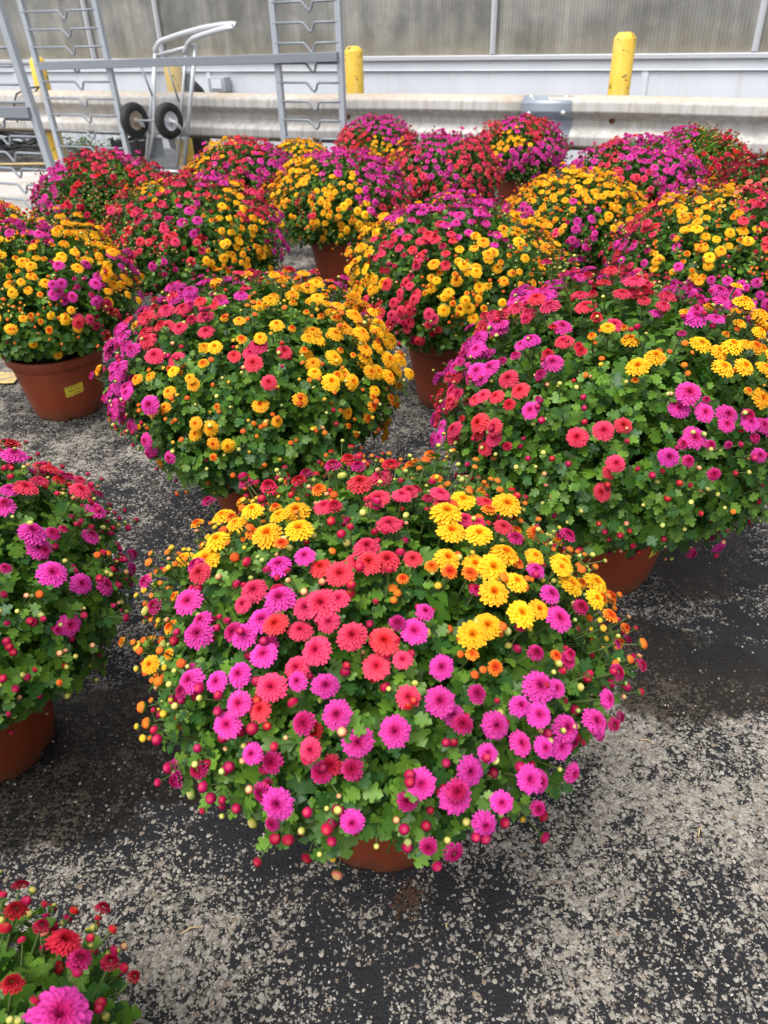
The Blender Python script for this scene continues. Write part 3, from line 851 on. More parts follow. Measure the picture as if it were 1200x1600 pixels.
BUDSPEC = {'crimson': (srgb(176, 22, 74), srgb(150, 12, 60), srgb(206, 84, 90)), 'red': (srgb(186, 28, 52), srgb(158, 16, 42), srgb(216, 110, 70)),
           'orange': (srgb(236, 104, 40), srgb(226, 128, 50), srgb(240, 130, 40)), 'pale': (srgb(214, 204, 104), srgb(152, 162, 66), srgb(232, 222, 150)),
           'peach': (srgb(224, 170, 118), srgb(196, 84, 84), srgb(236, 206, 140)), 'gold': (srgb(238, 178, 40), srgb(206, 180, 70), srgb(246, 200, 90)),
           'green': (srgb(190, 198, 110), srgb(130, 152, 70), srgb(226, 224, 160))}
BUDG = {k: bud_mesh(200+i, *c) for i, (k, c) in enumerate(BUDSPEC.items())}
BUDM = {k: mesh_from('bud', g[0], g[1], 'petal', g[2]) for k, g in BUDG.items()}
BUDLOW = {k: bud_mesh(200+i, *c, n=6, m_=5) for i, (k, c) in enumerate(BUDSPEC.items())}


def bud_kind(kind):
    r_ = random.random()
    if kind in 'YO': return 'orange' if r_ < 0.55 else 'gold' if r_ < 0.75 else 'pale' if r_ < 0.92 else 'green'
    if kind == 'P': return 'crimson' if r_ < 0.62 else 'peach' if r_ < 0.72 else 'pale' if r_ < 0.92 else 'green'
    if kind in 'CA': return 'red' if r_ < 0.34 else 'crimson' if r_ < 0.64 else 'peach' if r_ < 0.78 else 'pale'
    if kind in 'RDK': return 'red' if r_ < 0.55 else 'crimson' if r_ < 0.72 else 'pale' if r_ < 0.92 else 'peach'
    return 'pale' if r_ < 0.35 else 'crimson' if r_ < 0.6 else 'orange' if r_ < 0.72 else 'green' if r_ < 0.85 else 'peach'


# leaf: lobed outline, folded along the midrib and drooping; unit length along +X
OUT = [(0.0, 0.03), (0.16, 0.10), (0.26, 0.30), (0.40, 0.36), (0.46, 0.22), (0.58, 0.40), (0.72, 0.36), (0.74, 0.19), (0.88, 0.20), (1.0, 0.0)]
RIB = [(0.0, 0.0), (0.30, 0.0), (0.55, 0.0), (0.78, 0.0), (1.0, 0.0)]


def leaf_geo(low=False):
    V = []; F = []
    if low:
        half = [(0.0, 0.03), (0.30, 0.33), (0.50, 0.22), (0.70, 0.36), (1.0, 0.0)]
        V = [(0, 0, 0), (0.5, 0, -0.02), (1.0, 0, -0.16)]
        for s in (1, -1):
            b = len(V)
            V += [(x, s*y, 0.30*y-0.16*x*x) for x, y in half[1:-1]]
            q = [0, b, b+1, b+2, 2, 1]
            tri = [(0, 1, b), (1, b+1, b), (1, b+2, b+1), (1, 2, b+2)]
            F += [t_ if s < 0 else t_[::-1] for t_ in tri]
    else:
        V = [(x, 0.0, -0.22*x*x) for x, y in RIB]
        for s in (1, -1):
            b = len(V); o = OUT[1:-1]
            V += [(x, s*y, 0.34*y-0.55*y*y-0.22*x*x+0.03*math.sin(9*x)) for x, y in o]
            tri = [(0, 1, b), (1, b+1, b), (1, b+2, b+1), (1, b+3, b+2), (1, 2, b+3), (2, b+4, b+3), (2, b+5, b+4), (2, 3, b+5), (3, b+6, b+5), (3, b+7, b+6), (3, 4, b+7)]
            F += [t_ if s < 0 else t_[::-1] for t_ in tri]
    return np.array(V), np.array(F)


LEAF_HI, LEAF_LO = leaf_geo(False), leaf_geo(True)


def leaf_colour(k):                       # k leaves, each with a colour of its own
    a = np.array([0.046, 0.128, 0.014]); b = np.array([0.185, 0.345, 0.036]); c = np.array([0.030, 0.096, 0.022])
    t_ = rng.random((k, 1))**1.15
    col = a*(1-t_)+b*t_
    d = rng.random((k, 1)) < 0.25
    return np.where(d, c*(0.8+0.5*rng.random((k, 1))), col)


LEAFM = []
for i in range(8):
    c = leaf_colour(1)[0]
    LEAFM.append(mesh_from('leaf', LEAF_HI[0], LEAF_HI[1], 'leaf', np.repeat(c[None], len(LEAF_HI[0]), 0)))


def nrmv(a): return a/(np.linalg.norm(a, axis=-1, keepdims=True)+1e-9)


def lumps(d, ph):                         # uneven radius of the dome
    return 1 + 0.030*np.sin(5*d[:, 0]+ph)*np.cos(4*d[:, 1]+2*ph) + 0.026*np.sin(9*d[:, 1]+7*d[:, 2]+ph) + 0.018*np.sin(13*d[:, 0]-9*d[:, 2]+3*ph)


def frame_from(n):                        # rotation whose Z is n
    n = Vector(n).normalized(); q = n.to_track_quat('Z', 'Y')
    return q.to_matrix()


# the pot: one mesh shared by all plants (unit size scaled per plant)
def pot_mesh():
    m = MB()
    prof = [(0.098, 0.006), (0.104, 0.004), (0.107, 0.012), (0.138, 0.176), (0.1385, 0.180), (0.1475, 0.181), (0.150, 0.186), (0.1505, 0.204), (0.148, 0.209), (0.143, 0.208), (0.140, 0.200), (0.134, 0.168)]
    m.lathe(prof, 56, cap0=True)
    for k in range(8):                    # low feet with gaps between them
        a0 = 2*math.pi*k/8; b = len(m.v)
        for j in range(6):
            an = a0+j/5*2*math.pi/8*0.72
            for (r_, z_) in ((0.1055, 0.012), (0.1045, 0.0), (0.092, 0.0), (0.092, 0.012)): m.v.append((r_*math.cos(an), r_*math.sin(an), z_))
        for j in range(5):
            for q in range(4): m.f.append((b+j*4+q, b+(j+1)*4+q, b+(j+1)*4+(q+1) % 4, b+j*4+(q+1) % 4))
        m.f.append((b, b+1, b+2, b+3)); m.f.append((b+23, b+22, b+21, b+20))
    return m.mesh('pot', 'pot', True)


POT = pot_mesh()
_m = MB(); _m.lathe([(0.139, 0.170), (0.10, 0.176), (0.05, 0.180), (0.002, 0.181)], 32); SOIL = _m.mesh('soil', 'soil', True)


def sticker_mesh(wd=0.056, h=0.034, z0=0.105, rise=0.0):
    V = []; F = []; n = 6; uvs = []
    for i in range(n+1):
        s = i/n; an = (s-0.5)*wd/0.125
        for j in range(2):
            z = z0+(j-0.5)*h+rise*(s-0.5); r_ = 0.107+(z-0.012)/0.164*0.031+0.0012
            V.append((r_*math.cos(an), r_*math.sin(an), z)); uvs.append((s, j))
    for i in range(n): F.append((2*i, 2*i+2, 2*i+3, 2*i+1))
    me = mesh_from('sticker', np.array(V), F, 'sticker', smooth=False)
    ul = me.uv_layers.new(name='UVMap')
    for l in me.loops: ul.data[l.index].uv = uvs[l.vertex_index]
    return me


STICK = sticker_mesh(rise=0.008)

BUD_TINT = {}


def plant(spec):
    cx, topc = None, None
    x, y, a = spec['x'], spec['y'], spec['a']
    tier = spec.get('tier', 2)            # 0 closest, 1 near, 2 far
    b = a*spec.get('flat', 0.68); zc = a*1.1*spec.get('lift', 1.0); c = np.array([x, y, zc])
    root = empty('chrysanthemum', (x, y, 0), label=spec['label'], category='potted plant', group='potted chrysanthemums on the asphalt')
    ps = a/0.29
    rz = rng.uniform(0, 6.28)
    po = link('pot', POT, root); po.scale = (ps, ps, ps); po.rotation_euler = (0, 0, rz)
    so_ = link('soil', SOIL, root); so_.scale = (ps, ps, ps)
    if 'sticker' in spec:
        st = link('sticker', STICK, po); st.rotation_euler = (0, 0, spec['sticker']-rz)
    ph = rng.uniform(0, 6.28)
    # shoot tips over the dome
    N = spec.get('shoots', 430)
    i = np.arange(N)+0.5
    zlo = spec.get('zlo', -0.62)
    dz = 1-(1-zlo)*i/N; an = i*2.399963+ph
    dz = np.clip(dz+rng.normal(0, 0.025, N), zlo, 1); an = an+rng.normal(0, 0.06, N)
    rr = np.sqrt(1-dz**2); d = np.stack([rr*np.cos(an), rr*np.sin(an), dz], -1)
    sc = np.array([a, a, b])
    tip = c+d*sc*(lumps(d, ph)*np.where(rng.random(N) < 0.035, rng.uniform(1.0, 1.05 if tier == 0 else 1.08, N), rng.uniform(0.89, 0.985, N)))[:, None]
    nor = nrmv(d/sc)
    heart = np.array([x, y, 0.19*ps])
    tdir = nrmv(nrmv(tip-heart)*0.75+nor*0.45+np.array([0, 0, 0.25])+rng.normal(0, 0.10, (N, 3)))
    view = nrmv(CP-tip); face = (nor*view).sum(1)
    # ---- what each shoot ends in
    pp = proj(tip)
    seeds = spec['seeds']
    sxy = np.array([(s[0], s[1]) for s in seeds], float)
    wpx = a*FPX/np.linalg.norm(c-CP)
    blooms = []                            # (pos, normal, radius, kind, half)
    buds = []                              # (pos, axis, radius, kind)
    stems = []                             # (p0, p1, r0, r1)
    expl = spec.get('explicit', [])
    epos = []
    for (kx, px_, py_, dm) in expl:
        dd = pray(px_, py_); s_ = sc*1.06
        o_ = (CP-c)/s_; q_ = dd/s_
        A_, B_, C_ = q_ @ q_, 2*o_ @ q_, o_ @ o_-1
        disc = B_*B_-4*A_*C_
        if disc < 0:
            tt = -B_/(2*A_)
        else:
            tt = (-B_-math.sqrt(disc))/(2*A_)
        p_ = CP+dd*tt
        n_ = nrmv((p_-c)/sc/sc); v_ = nrmv(CP-p_)
        p_ = p_ + n_*rng.uniform(-0.010, 0.012)
        nn = nrmv(n_*0.8+np.array([0, 0, 0.28])+v_*0.22+rng.normal(0, 0.10, 3))
        rad = dm/2*np.linalg.norm(CP-p_)/FPX*1.04
        half = dm < 30
        blooms.append((p_, nn, rad, kx, half)); epos.append(p_)
        stems.append((p_-nn*rad*0.1, p_-nrmv(nn+nrmv(p_-heart))*0.05, 0.0014, 0.0017))
    epos = np.array(epos) if epos else None
    clump = np.sin(tip[:, 0]*55+ph*3)*np.sin(tip[:, 1]*55+ph)*np.sin(tip[:, 2]*70+ph*2)
    for k in range(N):
        if face[k] < -0.55 and tier < 3: bare_back = True
        else: bare_back = False
        if face[k] > -0.15:
            dist = ((sxy-pp[k, :2]-rng.normal(0, 0.05*wpx, 2))**2).sum(1)
            s = seeds[int(dist.argmin())]
        else:
            s = seeds[rng.integers(len(seeds))]
        kind, pr = s[2], s[3]
        bud_only = False
        if kind == 'G': kind = random.choice(spec.get('green', 'PCG')); bud_only = random.random() > pr
        if expl and face[k] > -0.2 and pp[k, 1] < 1700:
            pr = spec.get('xp', 0.20 if dz[k] < 0.75 else 0.08)
            kd = np.linalg.norm(epos-tip[k], axis=1)
            if kd.min() < 0.012: continue
            kind = expl[int(kd.argmin())][0] if random.random() < 0.8 else kind
        pr2 = min(0.98, max(0, pr*(1+0.5*clump[k])*spec.get('pb', 1.0)))
        if dz[k] < -0.25: pr2 *= 0.30
        t_ = tdir[k]
        if not bud_only and random.random() < pr2 and not bare_back:
            half = random.random() < (1.1 if expl else spec.get('half', 0.30))
            rad = (rng.uniform(0.0130, 0.0205) if not half else rng.uniform(0.0065, 0.0118))*spec.get('bs', 1.0)
            if kind == 'O': rad *= 0.82
            p_ = tip[k]+t_*rng.uniform(0.010, 0.030)
            nn = nrmv(nor[k]*0.7+t_*0.35+np.array([0, 0, 0.30])+view[k]*0.10+rng.normal(0, 0.14, 3))
            blooms.append((p_, nn, rad, 'Y' if (kind == 'O' and random.random() < 0.4) else kind if kind != 'G' else 'P', half))
            stems.append((p_-nn*rad*0.1, tip[k]-t_*0.10, 0.0013, 0.0019))
            nb = rng.integers(0, 3)
        else:
            nb = rng.integers(*spec.get('nb', (1, 5))) if dz[k] > -0.05 else int(rng.random() < 0.55)
            if bare_back: nb = min(nb, 1)
            stems.append((tip[k], tip[k]-t_*0.10, 0.0011, 0.0019))
        for q in range(int(nb)):
            bk = bud_kind(kind if kind in 'YOPCRDAK' else 'G')
            small = bk in ('pale', 'green', 'peach', 'gold')
            rad = (rng.uniform(0.0026, 0.0042) if small else rng.uniform(0.0034, 0.0055))*spec.get('bb', 1.0)
            bd = nrmv(t_+rng.normal(0, 0.42, 3)+np.array([0, 0, 0.1]))
            p_ = tip[k]+bd*rng.uniform(0.008, 0.040)
            buds.append((p_, nrmv(bd+np.array([0, 0, 0.25])), rad, bk)); stems.append((p_-bd*rad*0.6, tip[k]-t_*rng.uniform(0.0, 0.03), 0.0008, 0.0011))
    # long sprigs that stick out of the outline
    for (px_, py_, kd) in spec.get('sprigs', []):
        dd = pray(px_, py_); tt = ((c-CP) @ dd)/(dd @ dd); p_ = CP+dd*tt
        ax_ = nrmv(p_-heart); st_ = p_-nrmv(p_-c)*0.10
        buds.append((p_, ax_, 0.0062, kd)); stems.append((p_-ax_*0.003, st_, 0.0009, 0.0014))
        for q in range(2):
            o_ = p_-ax_*0.03+rng.normal(0, 0.012, 3); buds.append((o_, nrmv(o_-heart), 0.0042, random.choice(['pale', 'gold', 'green']))); stems.append((o_, p_-ax_*0.05, 0.0007, 0.001))
    # ---- leaves along every shoot, plus a deeper layer
    LN = spec.get('leaves', 11)
    s = np.tile((np.arange(LN)+0.5)/LN, (N, 1)) + rng.uniform(-0.04, 0.04, (N, LN))
    T = tdir[:, None, :]
    base = tip[:, None, :]-T*(-0.006+s**1.25*0.105)[..., None]
    up_ = np.array([0, 0, 1.0]); e1 = nrmv(np.cross(tdir, up_+0.01)); e2 = np.cross(tdir, e1)
    az = rng.uniform(0, 6.28, (N, 1))+np.arange(LN)[None]*2.4
    side = e1[:, None]*np.cos(az)[..., None]+e2[:, None]*np.sin(az)[..., None]
    ld = nrmv(side*1.0+T*(0.75-0.35*s)[..., None]+rng.normal(0, 0.15, (N, LN, 3)))
    size = (0.0165+0.019*s**0.8)*rng.uniform(0.75, 1.25, (N, LN))*spec.get('ls', 1.0)
    size = size*np.where(dz < -0.1, 1.15, 1.0)[:, None]
    ln_ = T*0.9+up_*0.35+nor[:, None]*0.25+rng.normal(0, 0.22, (N, LN, 3))
    base = base.reshape(-1, 3); ld = ld.reshape(-1, 3); size = size.ravel(); ln_ = ln_.reshape(-1, 3); outer = np.repeat(face, LN)*(1.2-s.ravel())
    NI = spec.get('inner', 900)
    di = nrmv(rng.normal(0, 1, (NI, 3))); di[:, 2] = np.where(di[:, 2] < -0.5, -di[:, 2], di[:, 2])
    bi = c+di*sc*rng.uniform(0.5, 0.84, (NI, 1)); bi[:, 2] = np.maximum(bi[:, 2], 0.17*ps)
    ldi = nrmv(di+rng.normal(0, 0.7, (NI, 3))); lni = di+up_*0.5+rng.normal(0, 0.35, (NI, 3))
    base = np.concatenate([base, bi]); ld = np.concatenate([ld, ldi]); ln_ = np.concatenate([ln_, lni])
    size = np.concatenate([size, rng.uniform(0.03, 0.05, NI)*spec.get('ls', 1.0)]); outer = np.concatenate([outer, np.full(NI, -1.0)])
    y_ = nrmv(np.cross(ln_, ld)); z_ = np.cross(ld, y_)
    rot = np.stack([ld, y_, z_], -1)       # columns
    bot = base[:, 2]+ld[:, 2]*size
    okz = (bot > 0.02)
    base, rot, size, outer = base[okz], rot[okz], size[okz], outer[okz]
    wd = rng.uniform(0.85, 1.25, len(size))
    single = np.zeros(len(size), bool)
    if tier == 0 or tier == 1:
        q = proj(base); inside = (q[:, 0] > -40) & (q[:, 0] < 1240) & (q[:, 1] > -20) & (q[:, 1] < 1640)
        vis = np.abs((rot[:, :, 2]*nrmv(CP-base)).sum(1))*outer*size**2*inside
        single[np.argsort(-vis)[:spec.get('single', 300)]] = True
    org = np.array([x, y, 0])
    LV, LF = LEAF_HI if tier < 2 else LEAF_LO
    lvv = LV[None]*np.stack([size, size*wd, size], -1)[~single][:, None, :]
    W = np.einsum('nij,nkj->nki', rot[~single], lvv)+base[~single][:, None]-org
    k_ = len(W); Fv = (LF[None]+(np.arange(k_)*len(LV))[:, None, None]).reshape(-1, 3)
    cols = np.repeat(leaf_colour(k_)*spec.get('lc', np.ones(3)), len(LV), 0)
    link('foliage', mesh_from('foliage', W.reshape(-1, 3), Fv, 'leaf', cols), root, kind='stuff')
    for j in np.nonzero(single)[0]:
        o = link('leaf', LEAFM[int(rng.integers(8))], root)
        mtx = Matrix([list(rot[j][r_])+[0] for r_ in range(3)]+[[0, 0, 0, 1]])
        o.matrix_local = Matrix.Translation(tuple(base[j]-org)) @ mtx @ Matrix.Diagonal((size[j], size[j]*wd[j], size[j], 1))
    # ---- stems as one mass of thin shoots
    for k in range(0, N, 5): stems.append((tip[k]-tdir[k]*0.095, heart+np.array([tdir[k][0], tdir[k][1], 0])*0.06*ps, 0.0019, 0.004))
    S = np.array([np.concatenate([p_, q_, [r0, r1]]) for p_, q_, r0, r1 in stems])
    p0, p1, r0, r1 = S[:, :3], S[:, 3:6], S[:, 6], S[:, 7]
    tt = nrmv(p1-p0); f1 = nrmv(np.cross(tt, np.array([0.3, 0.5, 0.81]))); f2 = np.cross(tt, f1)
    K = len(S); V = np.zeros((K, 6, 3))
    for k in range(3):
        an_ = 2*math.pi*k/3; o_ = f1*math.cos(an_)+f2*math.sin(an_)
        V[:, k] = p0+o_*r0[:, None]; V[:, 3+k] = p1+o_*r1[:, None]
    Fq = np.array([[0, 1, 4, 3], [1, 2, 5, 4], [2, 0, 3, 5]])
    Fv = (Fq[None]+(np.arange(K)*6)[:, None, None]).reshape(-1, 4)
    link('stems', mesh_from('stems', V.reshape(-1, 3)-org, Fv, 'stem'), root, kind='stuff')
    # ---- blooms, each its own object
    if len(blooms) > 300:
        blooms.sort(key=lambda q_: -((q_[1] @ nrmv(CP-q_[0]))+0.5)*q_[2]); spare = blooms[300:]; blooms = blooms[:300]
        Vs, Fs, Cs = [], [], []; off = 0
        for p_, nn, rad, kind, half in spare:
            g = BLOOMLOW[kind]; Rm = np.array(frame_from(nn)); vv = (g[0]*rad) @ Rm.T + p_-org
            Vs.append(vv); Fs.append(g[1]+off); Cs.append(g[2]*rng.uniform(0.82, 1.15)); off += len(vv)
        link('small_blooms', mesh_from('small_blooms', np.concatenate(Vs), np.concatenate(Fs), 'petal', np.clip(np.concatenate(Cs), 0, 1)), root, kind='stuff')
    for p_, nn, rad, kind, half in blooms:
        me = random.choice(HALFB[kind] if half else BLOOM[kind])
        o = link('half_open_bloom' if half else 'bloom', me, root)
        sh = rng.uniform(0.9, 1.1)
        o.matrix_local = Matrix.Translation(tuple(p_-org)) @ (frame_from(nn) @ Matrix.Rotation(rng.uniform(0, 6.28), 3, 'Z')).to_4x4() @ Matrix.Diagonal((rad, rad*rng.uniform(0.86, 1.06), rad*sh*rng.uniform(0.7, 1.15), 1))
    # ---- buds: single objects on the closest plants, a mass on the others
    nsing = 0
    if tier <= 1:
        buds.sort(key=lambda q_: -((q_[1] @ nrmv(CP-q_[0]))+0.6)*q_[2]); nsing = min(300, len(buds))
        for p_, ax_, rad, bk in buds[:nsing]:
            o = link('bud', BUDM[bk], root)
            o.matrix_local = Matrix.Translation(tuple(p_-org)) @ frame_from(ax_).to_4x4() @ Matrix.Diagonal((rad, rad, rad*rng.uniform(0.85, 1.1), 1))
    rest = buds[nsing:]
    if rest:
        Vs, Fs, Cs = [], [], []; off = 0
        for p_, ax_, rad, bk in rest:
            g = BUDLOW[bk]; Rm = np.array(frame_from(ax_)); vv = (g[0]*rad) @ Rm.T + p_-org
            Vs.append(vv); Fs.append(g[1]+off); Cs.append(g[2]*rng.uniform(0.85, 1.12)); off += len(vv)
        link('buds', mesh_from('buds', np.concatenate(Vs), np.concatenate(Fs), 'petal', np.clip(np.concatenate(Cs), 0, 1)), root, kind='stuff')


def S(txt):                                # 'P300,460,.8 C250,520,.6 ...' -> colour areas of a dome
    out = []
    for w_ in txt.split():
        k = w_[0]; q = w_[1:].split(',')
        out.append((float(q[0]), float(q[1]), k, float(q[2])))
    return out


def X(txt):
    out = []
    for w_ in txt.split():
        k = w_[0]; q = [float(v) for v in w_[1:].split(',')]
        out.append((k, *q))
    return out


FRONT = X('''Y421,842,50 Y471,840,46 Y461,793,45 Y400,809,35 Y371,821,32 Y342,848,40 Y319,870,45 Y279,867,32 Y348,806,36 Y242,1040,30 Y440,815,34
Y725,777,42 Y694,815,52 Y704,833,48 Y699,872,46 Y744,846,44 Y746,873,40 Y767,892,50 Y788,867,48 Y769,929,48 Y802,915,38 Y808,965,48 Y765,975,46 Y740,990,50 Y785,802,46
O762,800,24 O838,833,28 Y883,877,40 Y867,896,32 Y890,915,45 Y929,912,42 Y923,940,34 O948,935,26 O940,967,26 Y842,952,34 O779,1040,27 O810,877,22 O730,905,26 Y835,870,34
O675,883,22 O629,908,20 O700,900,26 O742,1018,22 O867,1025,18 O969,983,18 O500,773,26 O669,725,20 O642,719,18 O683,742,20 O360,805,20 O392,830,24 O445,860,22
C562,752,40 C594,744,36 C590,775,44 C510,806,36 C608,817,42 C425,773,28 C321,904,36 C394,919,44 C381,946,30 C431,919,28 C573,858,44 C577,888,46 C604,879,44 C531,900,46 C500,883,36 C504,950,58
C435,981,42 C467,983,40 C552,1002,50 C600,1002,50 C498,1021,48 C588,1037,44 C629,1031,32 C462,1042,40 C427,1075,50 C404,1108,40 C637,1090,38 C646,869,32 C627,779,32 C685,783,34 C692,783,30 C727,808,36 C746,815,34
C762,779,36 C781,833,32 C487,1170,36 C545,725,26 C610,735,28 C640,760,30 C480,955,40 C515,975,38 C470,760,26 C555,870,38 C530,940,36
P381,748,26 P521,733,28 P333,794,22 P433,879,46 P480,880,34 P300,944,46 P308,990,48 P444,946,50 P408,967,46 P379,992,46 P412,1023,44 P300,1065,44 P344,1067,34 P373,1054,40 P469,1067,34 P510,1073,44 P529,1117,46
P665,952,30 P648,983,46 P683,1098,48 P687,1046,40 P354,1133,46 P379,1100,40 P621,973,26 P838,890,32 P877,846,28 P852,935,34 P869,969,44 P908,948,26 P835,1021,28 P837,1075,50 P873,1075,30 P806,1104,36 P833,1117,40
P940,1092,30 P954,1131,22 P917,1125,42 P892,1140,46 P931,1137,30 P894,1021,20 P746,919,22 P773,1133,44 P559,1160,50 P617,1143,48 P439,1250,50 P657,1222,44 P550,1287,36 P713,1250,48 P740,1210,46 P753,1282,42 P777,1247,34
P763,1177,32 P817,1163,40 P820,1213,42 P852,1228,36 P847,1167,34 P887,1170,40 P903,1213,32 P397,1177,32 P667,1313,27 P710,1117,34 P315,970,36 P560,735,24 P800,850,28''')

